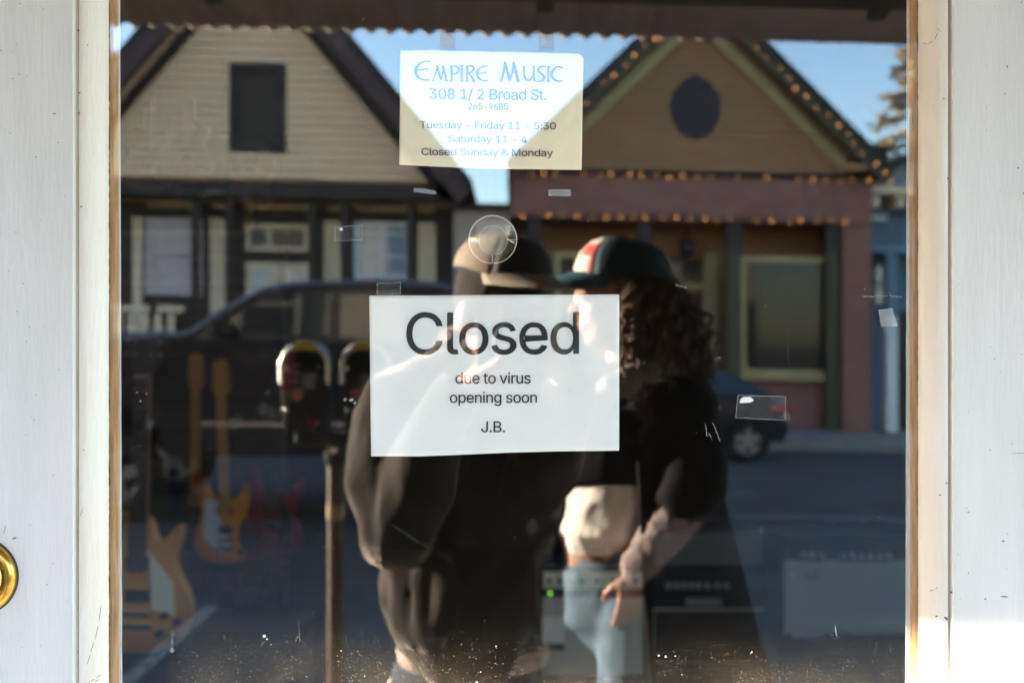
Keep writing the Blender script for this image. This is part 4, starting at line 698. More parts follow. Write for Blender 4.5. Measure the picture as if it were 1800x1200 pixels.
# gable window with louvre
f = MB(); u0, u1, v0, v1 = hx(404), hx(504), hz(113), hz(267); t_ = .15
f.box(u0, u0+t_, YH-.05, YH+.06, v1, v0).box(u1-t_, u1, YH-.05, YH+.06, v1, v0).box(u0+t_, u1-t_, YH-.05, YH+.06, v0-t_, v0).box(u0+t_, u1-t_, YH-.05, YH+.06, v1, v1+.11)
wf = hb('window', f, M_plum, h1, xc)
l = MB()
for k in range(22):
    z = v1+.13+k*(v0-v1-.30)/22; l.quad((u0+t_, YH+.03, z), (u1-t_, YH+.03, z), (u1-t_, YH-.03, z+.06), (u0+t_, YH-.03, z+.06)).box(u0+t_, u1-t_, YH-.045, YH-.04, z, z+.062)
hb('louvre', l, M_louv, wf, xc)
# beam and shopfront
hb('beam', MB().box(wx0-.1, wx1+.05, YH-.3, YH+.10, hz(346), zE), M_umber, h1, xc)
YS = YH-.9
hb('shopfront', MB().box(wx0, wx1, YS+.001, YS+.06, 1.05, hz(347)), M_umber, h1, xc)
hb('porch_floor', MB().box(wx0, wx1, YS+.07, YH+.35, -.2, 1.04), M_umber, h1, xc)
for ua, ub, va, vb in ((347, 385, 377, 590), (556, 595, 377, 590), (728, 760, 377, 590), (205, 222, 377, 590)):
    hb('panel', MB().box(hx(ua), hx(ub), YS+.061, YS+.13, hz(vb), hz(va)), M_ctrim, h1, xc)
b = MB()
for ua, ub in ((230, 330), (350, 384), (412, 540), (562, 592), (612, 712), (728, 758)): b.box(hx(ua), hx(ub), YS+.062, YS+.10, hz(357), hz(348.5))
hb('cornice_strip', b, M_ctrim, h1, xc)
for x in (hx(340), hx(400), hx(547), hx(604), hx(720)): hb('post', MB().box(x-.07, x+.07, YH-.2, YH-.06, 1.041, hz(346)-.002), M_umber, h1, xc)
def window(par, ua, ub, va, vb, y, fm, pm, xc, bars=(), rails=(), t=.09, inner=None):
    a0, a1, z1, z0 = hx(ua), hx(ub), hz(va), hz(vb)
    f = MB().box(a0, a0+t, y, y+.09, z0, z1).box(a1-t, a1, y, y+.09, z0, z1).box(a0+t, a1-t, y, y+.09, z1-t, z1).box(a0+t, a1-t, y, y+.09, z0, z0+t)
    for u in bars: f.box(hx(u)-.04, hx(u)+.04, y, y+.085, z0+t, z1-t)
    for v in rails: f.box(a0+t, a1-t, y, y+.08, hz(v)-.03, hz(v)+.03)
    wn = hb('window', f, fm, par, xc)
    hb('pane', MB().box(a0+t, a1-t, y+.02, y+.03, z0+t, z1-t), pm, wn, xc)
    return wn
window(h1, 229, 333, 378, 518, YS+.062, M_curt_refl, M_curt_refl, xc, rails=(445,))
window(h1, 611, 713, 377, 506, YS+.062, M_wwood, M_gl, xc, bars=(661,), rails=(398, 440, 475))
window(h1, 413, 527, 385, 434, YS+.062, M_ctrim, M_dwin, xc, bars=(455,))
dr = hb('door', MB().box(hx(412), hx(541), YS+.062, YS+.12, 1.06, hz(455)), M_ctrim, h1, xc)
for ua, ub in ((422, 460), (488, 528)):
    P = [(hx(ua), hz(545)), (hx(ub), hz(545)), (hx(ub), hz(480))]+[(hx((ua+ub)/2)+(hx(ub)-hx(ua))/2*math.cos(i*math.pi/8), hz(480)+.13*math.sin(i*math.pi/8)) for i in range(1, 8)]+[(hx(ua), hz(480))]
    hb('door_pane', MB().prism(P, YS+.121, YS+.128), M_gl, dr, xc)
b = MB()
for i in range(26):
    x = wx0+.1+i*.24
    if x > hx(330): break
    b.box(x-.055, x+.055, YH+.22, YH+.28, 1.05, 2.02)
b.box(wx0, hx(270), YH+.20, YH+.30, 2.06, 2.17).box(hx(286), hx(330), YH+.20, YH+.30, 2.06, 2.17)
hb('railing', b, M_ctrim, h1, xc)
# low wing and fence line in the gap
gp = thing('stucco_wing', 'low pale stucco wing filling the gap between the two gabled houses', 'building', (hx(845), YH-.4, 0))
hb('wall', MB().box(hx(796), hx(896), YH-2.5, YH-.35, -.1, hz(362)), M_pale, gp, xc+2)
hb('coping', MB().box(hx(794), hx(898), YH-2.6, YH-.25, hz(362)+.002, hz(349)), M_umber, gp, xc+2)

# right-hand gabled house
xc = hx(1224); zA = hz(-23)+.05; zE = hz(303); ew = hx(1552)-xc; rs_ = (zA-hz(292))/ew
h2 = thing('gabled_shop', 'tan clapboard gabled shop with olive trim, plum oval vent and mauve brick band', 'house', (xc, YH-3, 0))
wx0, wx1 = hx(898), hx(1530)
b = MB(); clap(b, wx0, wx1, zE, zA-.3, YH, .15, lambda z: max(wx0, xc-(zA-.12-z)/rs_), lambda z: min(wx1, xc+(zA-.12-z)/rs_))
b.box(wx0, wx1, YH-9, YH-1.3, -.2, zE-.02).prism([(wx0, zE), (wx1, zE), (wx1-.2, zE+.25), (xc, zA-.2), (wx0+.2, zE+.25)], YH-9, YH-.1)
hb('wall', b, M_tan, h2, xc)
for sg in (-1, 1):
    b = MB(); b.bar((xc, zA), (xc+sg*(ew+.05), zA-rs_*(ew+.05)), .12, YH-9.2, YH+.50); hb('roof', b, M_roofs, h2, xc)
    b = MB(); b.bar((xc+sg*.004, zA-.17), (xc+sg*(ew), zA-.17-rs_*ew), .21, YH+.36, YH+.48); hb('barge_board', b, M_green, h2, xc)
    b = MB(); b.bar((xc+sg*.004, zA-.50), (xc+sg*(ew-.45), zA-.50-rs_*(ew-.45)), .22, YH+.03, YH+.10); hb('frieze_board', b, M_olive, h2, xc)
    b = MB(); b.bar((xc+sg*.004, zA-.20), (xc+sg*(ew), zA-.20-rs_*(ew)), .03, YH+.0, YH+.34); hb('soffit', b, M_umber, h2, xc)
    x = xc+sg*(ew-.02); b = MB().box(min(x, x-sg*.75), max(x, x-sg*.75), YH+.0, YH+.45, hz(300), hz(292)); hb('eave_return', b, M_tan, h2, xc)
P = []; cx, cz = hx(1222), hz(190)
for dx, dz in ((0, 57), (24, 47), (40, 24), (44, 0), (40, -24), (24, -46), (0, -57), (-24, -46), (-40, -24), (-44, 0), (-40, 24), (-24, 47)): P.append((cx+dx*.01057, cz+dz*.01057))
hb('oval_vent', MB().prism(P, YH+.01, YH+.07), M_plum, h2, xc)
hb('brick_band', MB().box(wx0, wx1, YH-.35, YH+.09, hz(388), hz(312)), M_brick, h2, xc)
hb('ledge', MB().box(wx0-.03, wx1+.03, YH-.3, YH+.14, hz(311.5), zE-.005), M_umber, h2, xc)
YQ = YH-1.2
b = MB(); clap(b, hx(900), hx(1478), -.1, hz(388), YQ, .15); hb('porch_wall', b, M_tan, h2, xc)
hb('porch_ceiling', MB().box(wx0, wx1, YQ, YH-.36, hz(388)+.01, hz(386)), M_tan, h2, xc)
for u, wd in ((940, .22), (1133, .22), (1292, .25), (1467, .25)):
    p_ = hb('column', MB().box(hx(u)-wd/2, hx(u)+wd/2, YH-.30, YH-.06, -.2, hz(432)), M_green, h2, xc)
    hb('column_head', MB().box(hx(u)-wd*.62, hx(u)+wd*.62, YH-.34, YH-.02, hz(431.5), hz(389)), M_plum, p_, xc)
hb('pilaster', MB().box(hx(1482), hx(1530), YH-1.0, YH+.05, -.2, hz(388.5)), M_brick, h2, xc)
wn = window(h2, 1306, 1466, 446, 658, YH-.30, M_olive, M_dwin, xc, t=.11)
hb('sill', MB().box(hx(1302), hx(1470), YH-.32, YH-.10, hz(665), hz(659)), M_olive, wn, xc)
hb('stall_riser', MB().box(hx(1306), hx(1466), YH-.5, YH-.31, -.2, hz(665.5)), mat('mauve_board', (.28, .12, .11), .6, (.22, .095, .09), 2), h2, xc)
window(h2, 975, 1118, 446, 658, YH-.30, M_olive, M_dwin, xc, t=.11)
hb('stall_riser', MB().box(hx(975), hx(1118), YH-.5, YH-.31, -.2, hz(660)), MATS['mauve_board'], h2, xc)
dr = hb('door', MB().box(hx(1168), hx(1256), YQ+.03, YQ+.09, -.2, hz(505)), M_redd, h2, xc)
hb('door_pane', MB().box(hx(1186), hx(1238), YQ+.091, YQ+.10, hz(610), hz(520)), M_dwin, dr, xc)
b = MB().box(hx(1158), hx(1168), YQ+.03, YQ+.14, -.2, hz(435)).box(hx(1256), hx(1282), YQ+.03, YQ+.14, -.2, hz(435)).box(hx(1168), hx(1256), YQ+.03, YQ+.14, hz(504), hz(492))
dfm = hb('door_frame', b, M_olive, h2, xc)
hb('fanlight', MB().box(hx(1168), hx(1256), YQ+.03, YQ+.06, hz(491), hz(445)), M_dwin, dfm, xc)
lamp = MB().lathe([(0, hz(445)), (.10, hz(446)), (.15, hz(438)), (.13, hz(418)), (.04, hz(414)), (.02, hz(392))], (hx(1218), YH-.6, 0), 'z', 14)
hb('hanging_lamp', lamp, M_dwin, h2, xc, smooth=True)
# light strings: bulbs glow a dull orange
M_bulb = mat('warm_bulb', (.8, .45, .15), .3, emit=(1.0, .40, .08), estr=.5); M_bulbd = mat('dim_bulb', (.6, .35, .15), .3, emit=(1.0, .40, .08), estr=.18); M_wire = mat('cable', (.015, .02, .012), .6)
def string(label, pts, seed):
    r = random.Random(seed); t = thing('light_string', label, 'string lights', pts[0], 'strings of bulbs on the tan gabled shop')
    W = MB(); W.tube([(x, y, z+.05) for x, y, z in pts], .012, 6); hb('cable', W, M_wire, t, xc)
    for x, y, z in pts:
        if r.random() < .06: continue
        hb('bulb', MB().ell((x+r.uniform(-.05, .05), y+.02, z+r.uniform(-.03, .02)), (.022, .022, .03), 10), M_bulb if r.random() < .42 else M_bulbd, t, xc, smooth=True)
def rk(f, sg): x = xc+sg*ew*f; return (x, YH+.50, zA-.32-rs_*ew*f)
string('string of glowing bulbs down the gable slope next to the blue house', [rk(f/20, 1) for f in range(1, 21)], 3)
string('string of dim bulbs down the gable slope next to the hours card', [rk(f/20, -1) for f in range(1, 21)], 9)
string('string of bulbs along the ledge above the mauve brick band', [(hx(905+i*24.5), YH+.16, hz(313)) for i in range(26)], 5)
string('string of bulbs along the foot of the mauve brick band', [(hx(915+i*24.5), YH+.11, hz(386)) for i in range(24)], 6)

# taller row farther up the street on the sun's side
up = thing('brick_row', 'tall plain brick commercial row farther up the street', 'building', (-20, YH-4, 0))
MB().box(-75, -9.6, YH-8, YH+.02, -.3, 8.25).build('wall', M_brick, up); MB().box(-75.2, -9.5, YH-8.1, YH+.15, 8.252, 8.45).build('cornice', M_ctrim, up)
for i in range(20):
    for z in (1.2, 5.0): f = MB().box(-72+i*3, -70.4+i*3, YH+.021, YH+.09, z, z+2.1).build('window', M_ctrim, up); MB().box(-71.88+i*3, -70.52+i*3, YH+.091, YH+.10, z+.12, z+1.98).build('pane', M_dwin, f)
# blue house beyond
xc = hx(1600)
h3 = thing('blue_house', 'blue clapboard house with grey gable and pale porch post at the end of the row', 'house', (xc, YH-2, 0))
YB = YH-.2
b = MB(); clap(b, hx(1538), hx(1720), -.2, hz(345), YB-.7, .16); b.box(hx(1538), hx(1720), YB-7, YB-.72, -.2, hz(335)); hb('wall', b, M_bluew, h3, xc)
gx = hx(1630)
hb('gable', MB().prism([(hx(1536), hz(325)), (hx(1724), hz(325)), (gx, hz(262))], YB-6, YB-.05), M_greyp, h3, xc)
for sg in (-1, 1): hb('roof', MB().bar((gx, hz(250)), (gx+sg*1.12, hz(315)), .10, YB-7, YB+.25), M_roofs, h3, xc)
hb('fascia', MB().box(hx(1536), hx(1724), YB-.6, YB+.06, hz(339), hz(325.5)), M_ctrim, h3, xc)
for u in (1548, 1592, 1640, 1690): hb('bracket', MB().box(hx(u)-.07, hx(u)+.07, YB-.5, YB-.02, hz(362), hz(339.5)), M_ctrim, h3, xc)
window(h3, 1556, 1598, 352, 385, YB-.68, M_bluew, M_gl, xc, t=.06); window(h3, 1560, 1604, 455, 540, YB-.68, M_bluew, M_gl, xc, t=.08, rails=(497,))
hb('porch_beam', MB().box(hx(1536), hx(1724), YB-.5, YB+.02, hz(444), hz(430)), M_bluew, h3, xc)
hb('porch_post', MB().box(hx(1566), hx(1586), YB-.2, YB+.0, -.2, hz(556)), M_wwood, h3, xc)
hb('porch_post_upper', MB().box(hx(1566), hx(1586), YB-.2, YB+.0, hz(555), hz(444.5)), M_bluew, h3, xc)
hb('door', MB().box(hx(1590), hx(1640), YB-.68, YB-.6, -.2, hz(545)), M_umber, h3, xc)

# conifers behind the blue house
M_bark = mat('bark', (.09, .06, .04), .9, (.06, .04, .03), 10, (1, 1, .2), .4); M_leaf = mat('golden_needles', (.21, .135, .028), .7, (.12, .095, .022), 1.2); M_leafg = mat('green_needles', (.06, .07, .022), .7, (.10, .075, .02), 1.0)
def conifer(label, x, y, h, rad, seed, lm):
    r = random.Random(seed); t = thing('conifer_tree', label, 'tree', (x, y, 0)); tr = MB().tube([(x, y, -.5), (x, y, h*.5), (x, y, h)], [.28, .18, .02], 10); cr = MB()
    z = h*.22
    while z < h*.99:
        f = 1-(z/h); n = 6 if f > .3 else 4
        for k in range(n):
            a_ = r.uniform(0, 6.28); L = rad*(f**.75)*r.uniform(.55, 1.15); dr_ = Vector((math.cos(a_), math.sin(a_), r.uniform(-.28, .02)))
            tip = Vector((x, y, z))+dr_*L; tr.tube([(x, y, z), tip], [.035, .008], 5)
            m_ = int(26*L)+6
            for q in range(m_):
                f2 = r.uniform(.2, 1.05)**.7; p = Vector((x, y, z))+dr_*L*f2+Vector((r.gauss(0, .10+.16*L*.3*(1-f2)), r.gauss(0, .10+.1*L*.3), r.gauss(-.06, .09)))
                d1 = Vector((r.gauss(0, 1), r.gauss(0, 1), r.gauss(-.4, .5))).normalized()*r.uniform(.09, .22); d2 = d1.cross(Vector((r.gauss(0, 1), r.gauss(0, 1), r.gauss(0, 1)))).normalized()*r.uniform(.03, .07)
                cr.quad(p-d1, p+d2, p+d1, p-d2)
        z += r.uniform(.22, .42)
    tr.build('trunk', M_bark, t); cr.build('crown', lm, t)
p = PR(1606, 300, 26); conifer('golden brown conifer rising behind the blue house roof', p.x, p.y, 9.6, 3.3, 4, M_leaf)
p = PR(1790, 300, 30); conifer('darker green conifer beyond the golden one', p.x, p.y, 12, 3.0, 8, M_leafg)

# ---- vehicles
M_tyre = mat('tyre_rubber', (.012, .012, .012), .85); M_rim = mat('alloy_wheel', (.45, .46, .48), .3, metal=.8); M_cgl = mat('car_glass', (.012, .018, .015), .03, spec=.8, coat=.3)
M_red = mat('tail_lamp', (.35, .02, .015), .2, coat=.6); M_headl = mat('head_lamp', (.6, .62, .65), .1, coat=.6)
def wheel(par, x, y, z, r, wd):
    t = MB().lathe([(r*.62, y+wd/2), (r*.93, y+wd/2), (r, y+wd*.35), (r, y-wd*.35), (r*.93, y-wd/2), (r*.62, y-wd/2)], (x, 0, z), 'y', 28, True).build('wheel', M_tyre, par, smooth='a')
    b = MB().lathe([(r*.62, y+wd*.40), (r*.60, y+wd*.30), (r*.56, y+wd*.28)], (x, 0, z), 'y', 28)
    for k in range(5):
        a_ = k*2*math.pi/5; b.box(-.045*r/.35, .045*r/.35, y+wd*.24, y+wd*.36, 0, r*.6, Matrix.Translation((x, 0, z)) @ Matrix.Rotation(a_, 4, 'Y'))
    b.lathe([(0, y+wd*.42), (r*.16, y+wd*.40), (r*.18, y+wd*.2)], (x, 0, z), 'y', 16).build('rim', M_rim, t)
    MB().lathe([(0, y+wd*.1), (r*.6, y+wd*.1)], (x, 0, z), 'y', 20).build('brake_disc', M_tyre, t)
def car_body(t, prof, y0, y1, m, tuck=.0):
    """side outline swept across the car with rounded flanks: inset rings"""
    n = len(prof); secs = [(y0, .0, .10), (y0+.05, 0, .035), (y0+.14, 0, 0.0), ((y0+y1)/2, 0, -.02), (y1-.14, 0, 0.0), (y1-.05, 0, .035), (y1, 0, .10)]
    cx = sum(p[0] for p in prof)/n; cz = sum(p[1] for p in prof)/n; vs = []
    for y, _, ins in secs:
        for x, z in prof: vs.append((x-(x-cx)*ins*.35, y, z-(z-cz)*ins))
    m_ = len(secs); fs = [(i*n+k, i*n+(k+1) % n, (i+1)*n+(k+1) % n, (i+1)*n+k) for i in range(m_-1) for k in range(n)]+[tuple(range(n-1, -1, -1)), tuple((m_-1)*n+k for k in range(n))]
    return MB().add(vs, fs).build('body', m, t, smooth='a')
# big dark pickup travelling towards -x
DT = 9.3; yF = -(8.75-CD); yB = yF-1.95
def tx(u): return GX(u, DT)
gT = gz(-2, -8); 
pk = thing('pickup_truck', 'tall black pickup truck out in the road behind the parking meters', 'pickup truck', (-1.6, yF-1, gT))
M_blackp = mat('black_car_paint', (.010, .012, .018), .22, spec=.3, coat=.15)
X0 = -4.55; zb = gT+.62; hood = 1.53
prof = [(X0+.02, zb), (X0, zb+.35), (X0+.04, hood-.10), (X0+.25, hood-.01), (-3.6, hood+.035), (-2.86, hood+.07), (-2.80, hood+.06), (-.42, hood-.02), (1.30, hood-.06), (1.33, hood-.2), (1.30, zb+.05)]
# wheel arches
def arch(cx, r, z0): return [(cx+r*math.cos(a_*math.pi/10), z0+r*math.sin(a_*math.pi/10)) for a_ in range(0, 11)]
prof += [p for p in arch(.45, .47, zb)] + [p for p in arch(-3.55, .47, zb)]
car_body(pk, prof, yB, yF, M_blackp)
# cab
rf = 2.04
cab = [(-2.88, hood+.05), (-2.60, hood+.25), (-2.22, rf-.05), (-1.95, rf), (-1.2, rf+.02), (-.62, rf-.01), (-.48, rf-.08), (-.42, hood-.02)]
n = len(cab); vs = []; cyc = (yF+yB)/2
for y, ins in ((yB+.06, 0), (yB+.09, .0), (cyc, 0), (yF-.09, 0), (yF-.06, 0)):
    for x, z in cab:
        tt = (z-hood)/(rf-hood); s_ = 1 if y > cyc else (-1 if y < cyc else 0)
        vs.append((x, y-s_*max(0, tt)*.09, z))
MB().add(vs, [(i*n+k, i*n+k+1, (i+1)*n+k+1, (i+1)*n+k) for i in range(4) for k in range(n-1)]+[tuple(range(n-1, -1, -1)), tuple(4*n+k for k in range(n))]).build('cab', M_blackp, pk, smooth='a')
def sideglass(P, nm, par, m=M_cgl):
    for ys, s_ in ((yF-.06, 1), (yB+.06, -1)):
        b = MB(); q = [(x, ys-s_*max(0, (z-hood)/(rf-hood))*.09+s_*.008, z) for x, z in P]; b.add(q+[(x, y-s_*.006, z) for x, y, z in q], [tuple(range(len(P))), tuple(range(2*len(P)-1, len(P)-1, -1))]+[(i, (i+1) % len(P), len(P)+(i+1) % len(P), len(P)+i) for i in range(len(P))]); b.build(nm, m, par)
sideglass([(-2.66, hood+.10), (-2.20, rf-.11), (-1.62, rf-.07), (-1.62, hood+.07)], 'side_window', pk); sideglass([(-1.52, hood+.06), (-1.52, rf-.07), (-.66, rf-.09), (-.56, hood+.03)], 'side_window', pk)
b = MB(); b.quad((-2.86, yF-.16, hood+.075), (-2.235, yF-.18, rf-.055), (-2.235, yB+.18, rf-.055), (-2.86, yB+.16, hood+.075)); b.build('windscreen', M_cgl, pk)
for x in (.45, -3.55):
    for y in (yF-.16, yB+.16): wheel(pk, x, y, gz(x, -8)+.40, .40, .27)
for y in (yF-.3, yB+.3): MB().box(X0-.012, X0+.06, y-.16, y+.16, hood-.42, hood-.2).build('headlight', M_headl, pk); MB().box(1.31, 1.345, y-.1+.05*(1 if y > cyc else -1), y+.1+.05*(1 if y > cyc else -1), hood-.5, hood-.15).build('tail_light', M_red, pk)
MB().box(X0-.10, X0+.02, yB+.04, yF-.04, zb-.05, zb+.22).build('front_bumper', M_metal, pk, bevel=.03); MB().box(-2.6, -2.46, yF+.01, yF+.25, hood+.06, hood+.24).build('door_mirror', M_blackp, pk, bevel=.04)
MB().box(-2.74, -.5, yF-.005, yF+.012, zb+.28, zb+.31).build('side_trim', M_metal, pk)
M_bsheen = mat('blue_sky_sheen', (.012, .018, .045), .25, coat=1.0)  # edge tubes added to catch the sky's sheen, its blue put into their colour
for y, s_ in ((yF-.06, 1), (yB+.06, -1)):
    MB().tube([(x, y-s_*(max(0, (z-hood)/(rf-hood))*.09+.02), z+.005) for x, z in cab], .045, 10).build('roof_edge_sheen', M_bsheen, pk, smooth='a')
    MB().tube([(X0+.1, y-s_*.0, hood-.05), (X0+.35, y, hood), (-3.6, y, hood+.035), (-2.86, y, hood+.06)], .055, 10).build('wing_edge_sheen', M_bsheen, pk, smooth='a')
# blue saloon parked at the far kerb
yF2 = -(14.35-CD); yB2 = yF2-1.75; gC = gz(3, -13); M_bluep = mat('blue_car_paint', (.006, .009, .02), .2, coat=1.0)
cr_ = thing('parked_car', 'dark blue saloon car parked at the far kerb before the tan shop', 'car', (1.8, yF2-.9, gC))
E2 = 4.02
zc = gC
prof = [(E2-.08, zc+.28), (E2, zc+.42), (E2+.01, zc+.60), (E2-.05, zc+.86), (E2-.25, zc+.97), (3.2, zc+1.02), (.95, zc+.98), (.2, zc+.93), (-.25, zc+.80), (-.42, zc+.60), (-.42, zc+.35), (-.35, zc+.25)]
prof += [(.45-.36*math.cos(a_*math.pi/8), zc+.26+.36*math.sin(a_*math.pi/8)) for a_ in range(9)] + [(3.42-.36*math.cos(a_*math.pi/8), zc+.26+.36*math.sin(a_*math.pi/8)) for a_ in range(9)]
car_body(cr_, prof, yB2, yF2, M_bluep)
cab = [(.75, zc+.95), (1.55, zc+1.38), (1.85, zc+1.44), (2.5, zc+1.45), (2.95, zc+1.38), (3.72, zc+.99)]
n = len(cab); vs = []; cy2 = (yF2+yB2)/2
for y in (yB2+.05, cy2, yF2-.05):
    for x, z in cab: vs.append((x, y-(1 if y > cy2 else (-1 if y < cy2 else 0))*max(0, (z-zc-.95)/.5)*.2, z))
MB().add(vs, [(i*n+k, i*n+k+1, (i+1)*n+k+1, (i+1)*n+k) for i in range(2) for k in range(n-1)]+[tuple(range(n-1, -1, -1)), tuple(2*n+k for k in range(n))]).build('roof', M_bluep, cr_, smooth='a')
def sg2(P, nm):
    for ys, s_ in ((yF2-.05, 1), (yB2+.05, -1)): 
        q = [(x, ys-s_*max(0, (z-zc-.95)/.5)*.2+s_*.008, z) for x, z in P]; b = MB().add(q+[(x, y-s_*.006, z) for x, y, z in q], [tuple(range(len(P))), tuple(range(2*len(P)-1, len(P)-1, -1))]); b.build(nm, M_cgl, cr_)
sg2([(.98, zc+1.0), (1.62, zc+1.35), (2.12, zc+1.39), (2.12, zc+1.01)], 'side_window'); sg2([(2.2, zc+1.01), (2.2, zc+1.39), (2.86, zc+1.33), (3.4, zc+1.04)], 'side_window')
MB().quad((.78, yF2-.12, zc+.975), (1.54, yF2-.26, zc+1.385), (1.54, yB2+.26, zc+1.385), (.78, yB2+.12, zc+.975)).build('windscreen', M_cgl, cr_); MB().quad((3.70, yF2-.12, zc+1.01), (2.97, yF2-.26, zc+1.385), (2.97, yB2+.26, zc+1.385), (3.70, yB2+.12, zc+1.01)).build('rear_window', M_cgl, cr_)
for x in (.45, 3.42):
    for y in (yF2-.12, yB2+.12): wheel(cr_, x, y, gz(x, -13)+.315, .315, .2)
for y, s_ in ((yF2-.2, 1), (yB2+.2, -1)): MB().box(E2-.30, E2+.02, y-.17, y+.17+.01*s_, zc+.70, zc+.84).box(E2-.3, E2-.04, min(y+s_*.17, y+s_*.215), max(y+s_*.17, y+s_*.215), zc+.70, zc+.84).build('tail_light', M_red, cr_, bevel=.02); MB().box(-.43, -.2, y-.17, y+.17, zc+.55, zc+.68).build('headlight', M_headl, cr_, bevel=.02)

# ---- twin parking meter at the near kerb
M_mpost = mat('meter_post', (.10, .065, .045), .45, (.06, .04, .03), 20); M_mbody = mat('meter_housing', (.022, .022, .024), .35, (.03, .03, .03), 40); M_mrim = mat('meter_rim', (.68, .67, .64), .42, metal=1.0); M_yel = mat('yellow_label', (.62, .52, .02), .5); M_mwin = mat('meter_window', (.02, .025, .028), .05, spec=.9); M_rlab = mat('red_label', (.22, .02, .018), .5); M_plabel = mat('pink_disc', (.40, .17, .14), .5); M_glab = mat('grey_label', (.22, .22, .19), .5)
DM = 3.05
pm = thing('parking_meter', 'twin headed parking meter with yellow topped domes on a brown post', 'parking meter', (GX(590, DM), -(DM-CD), 0))
ym = -(DM-CD)
px_ = GX(590, DM)
MB().tube([(px_, ym, -.02), (px_, ym, GZ(806, DM))], .026, 20).build('post', M_mpost, pm, smooth='a')
MB().lathe([(.0, GZ(782, DM)), (.034, GZ(783, DM)), (.036, GZ(808, DM)), (.028, GZ(818, DM))], (px_, ym, 0), 'z', 20).build('collar', M_mbody, pm, smooth='a')
MB().box(GX(520, DM), GX(668, DM), ym-.04, ym+.04, GZ(783, DM), GZ(757, DM)).build('yoke', M_mbody, pm, bevel=.012)
for uc in (541, 646):
    x0, x1 = GX(uc-43, DM), GX(uc+43, DM); xm = (x0+x1)/2; r = (x1-x0)/2; zt = GZ(601, DM)-r; zb_ = GZ(757, DM)
    dome = [(xm+r*math.cos(a_*math.pi/16), zt+r*math.sin(a_*math.pi/16)) for a_ in range(17)]
    hd = MB().prism([(x1-.012, zb_)]+[(x1, zt-.03)]+dome+[(x0, zt-.03), (x0+.012, zb_)], ym-.05, ym+.05).build('head', M_mbody, pm, bevel=.008)
    rim = MB()
    arc = [(xm+(r-.004)*math.cos(a_*math.pi/24), ym+.047, zt+(r-.004)*math.sin(a_*math.pi/24)) for a_ in range(25)]
    rim.tube([(arc[0][0], ym+.047, zt-.05)]+arc+[(arc[-1][0], ym+.047, zt-.05)], .0085, 10); rim.build('rim', M_mrim, hd, smooth='a')
    yl = [(xm+rr*math.cos(a_), zt+rr*math.sin(a_)) for rr, seq in ((r+.003, [1.05+i*.13 for i in range(9)]), (r-.022, [2.09-i*.13 for i in range(9)])) for a_ in seq]
    MB().prism(yl, ym+.03, ym+.058).build('rate_label', M_yel, hd)
    wn_ = [(xm+(r-.024)*math.cos(a_*math.pi/16), zt+(r-.024)*math.sin(a_*math.pi/16)) for a_ in range(17)]
    MB().prism(wn_+[(xm-r+.024, zt-.02), (xm+r-.024, zt-.02)], ym+.0505, ym+.054).build('dial_window', M_mwin, hd)
    MB().box(GX(uc-6, DM), GX(uc+20, DM), ym+.0505, ym+.053, GZ(683, DM), GZ(655, DM)).build('instruction_plate', M_glab, hd)
    MB().lathe([(0, ym+.056), (.02, ym+.055), (.021, ym+.0505)], (GX(uc-14, DM), 0, GZ(691, DM)), 'y', 18).build('coin_disc', M_plabel, hd)
    MB().prism([(GX(uc, DM), GZ(733, DM)), (GX(uc+24, DM), GZ(733, DM)), (GX(uc+20, DM), GZ(749, DM)), (GX(uc+6, DM), GZ(747, DM))], ym+.0505, ym+.053).build('warning_label', M_rlab, hd)
    for v in (646, 718): MB().ell((GX(uc-31, DM), ym+.052, GZ(v, DM)), (.008, .006, .008), 10).build('rivet', M_mrim, hd, smooth=True)
MB().ell((GX(590, DM), ym+.036, GZ(788, DM)), (.013, .008, .013), 12).build('bolt', M_mrim, pm, smooth=True)
MB().lathe([(.0265, GZ(912, DM)), (.0295, GZ(910, DM)), (.0295, GZ(886, DM)), (.0265, GZ(884, DM))], (px_, ym, 0), 'z', 20).build('band', mat('brass_band', (.30, .23, .15), .4, metal=1.0), pm, smooth='a')
# ============================================================ the two people in front of the door, seen in the glass
M_skin = mat('skin', (.34, .17, .105), .5, (.29, .135, .08), 30); M_hairm = mat('short_brown_hair', (.022, .012, .007), .9, (.01, .006, .004), 120, bump=.5, bscale=300); M_eye = mat('eyes', (.03, .02, .015), .1)
M_hood = mat('charcoal_sweatshirt', (.037, .031, .027), .9, (.025, .021, .018), 60, bump=.3, bscale=250)
for m_, w_ in ((M_hood, 1.0),):
    p_ = m_.node_tree.nodes['Principled BSDF']; p_.inputs['Sheen Weight'].default_value = w_; p_.inputs['Sheen Roughness'].default_value = .30; p_.inputs['Sheen Tint'].default_value = (.9, .78, .68, 1)
M_capg = mat('taupe_cap', (.34, .275, .215), .8, (.29, .235, .185), 80, bump=.2, bscale=400); M_jean = mat('dark_jeans', (.025, .037, .062), .85, (.04, .058, .088), 30, bump=.2, bscale=300)
M_shoe = mat('shoe_leather', (.03, .025, .02), .5); M_lid = mat('eyebrow_hair', (.03, .018, .012), .8)
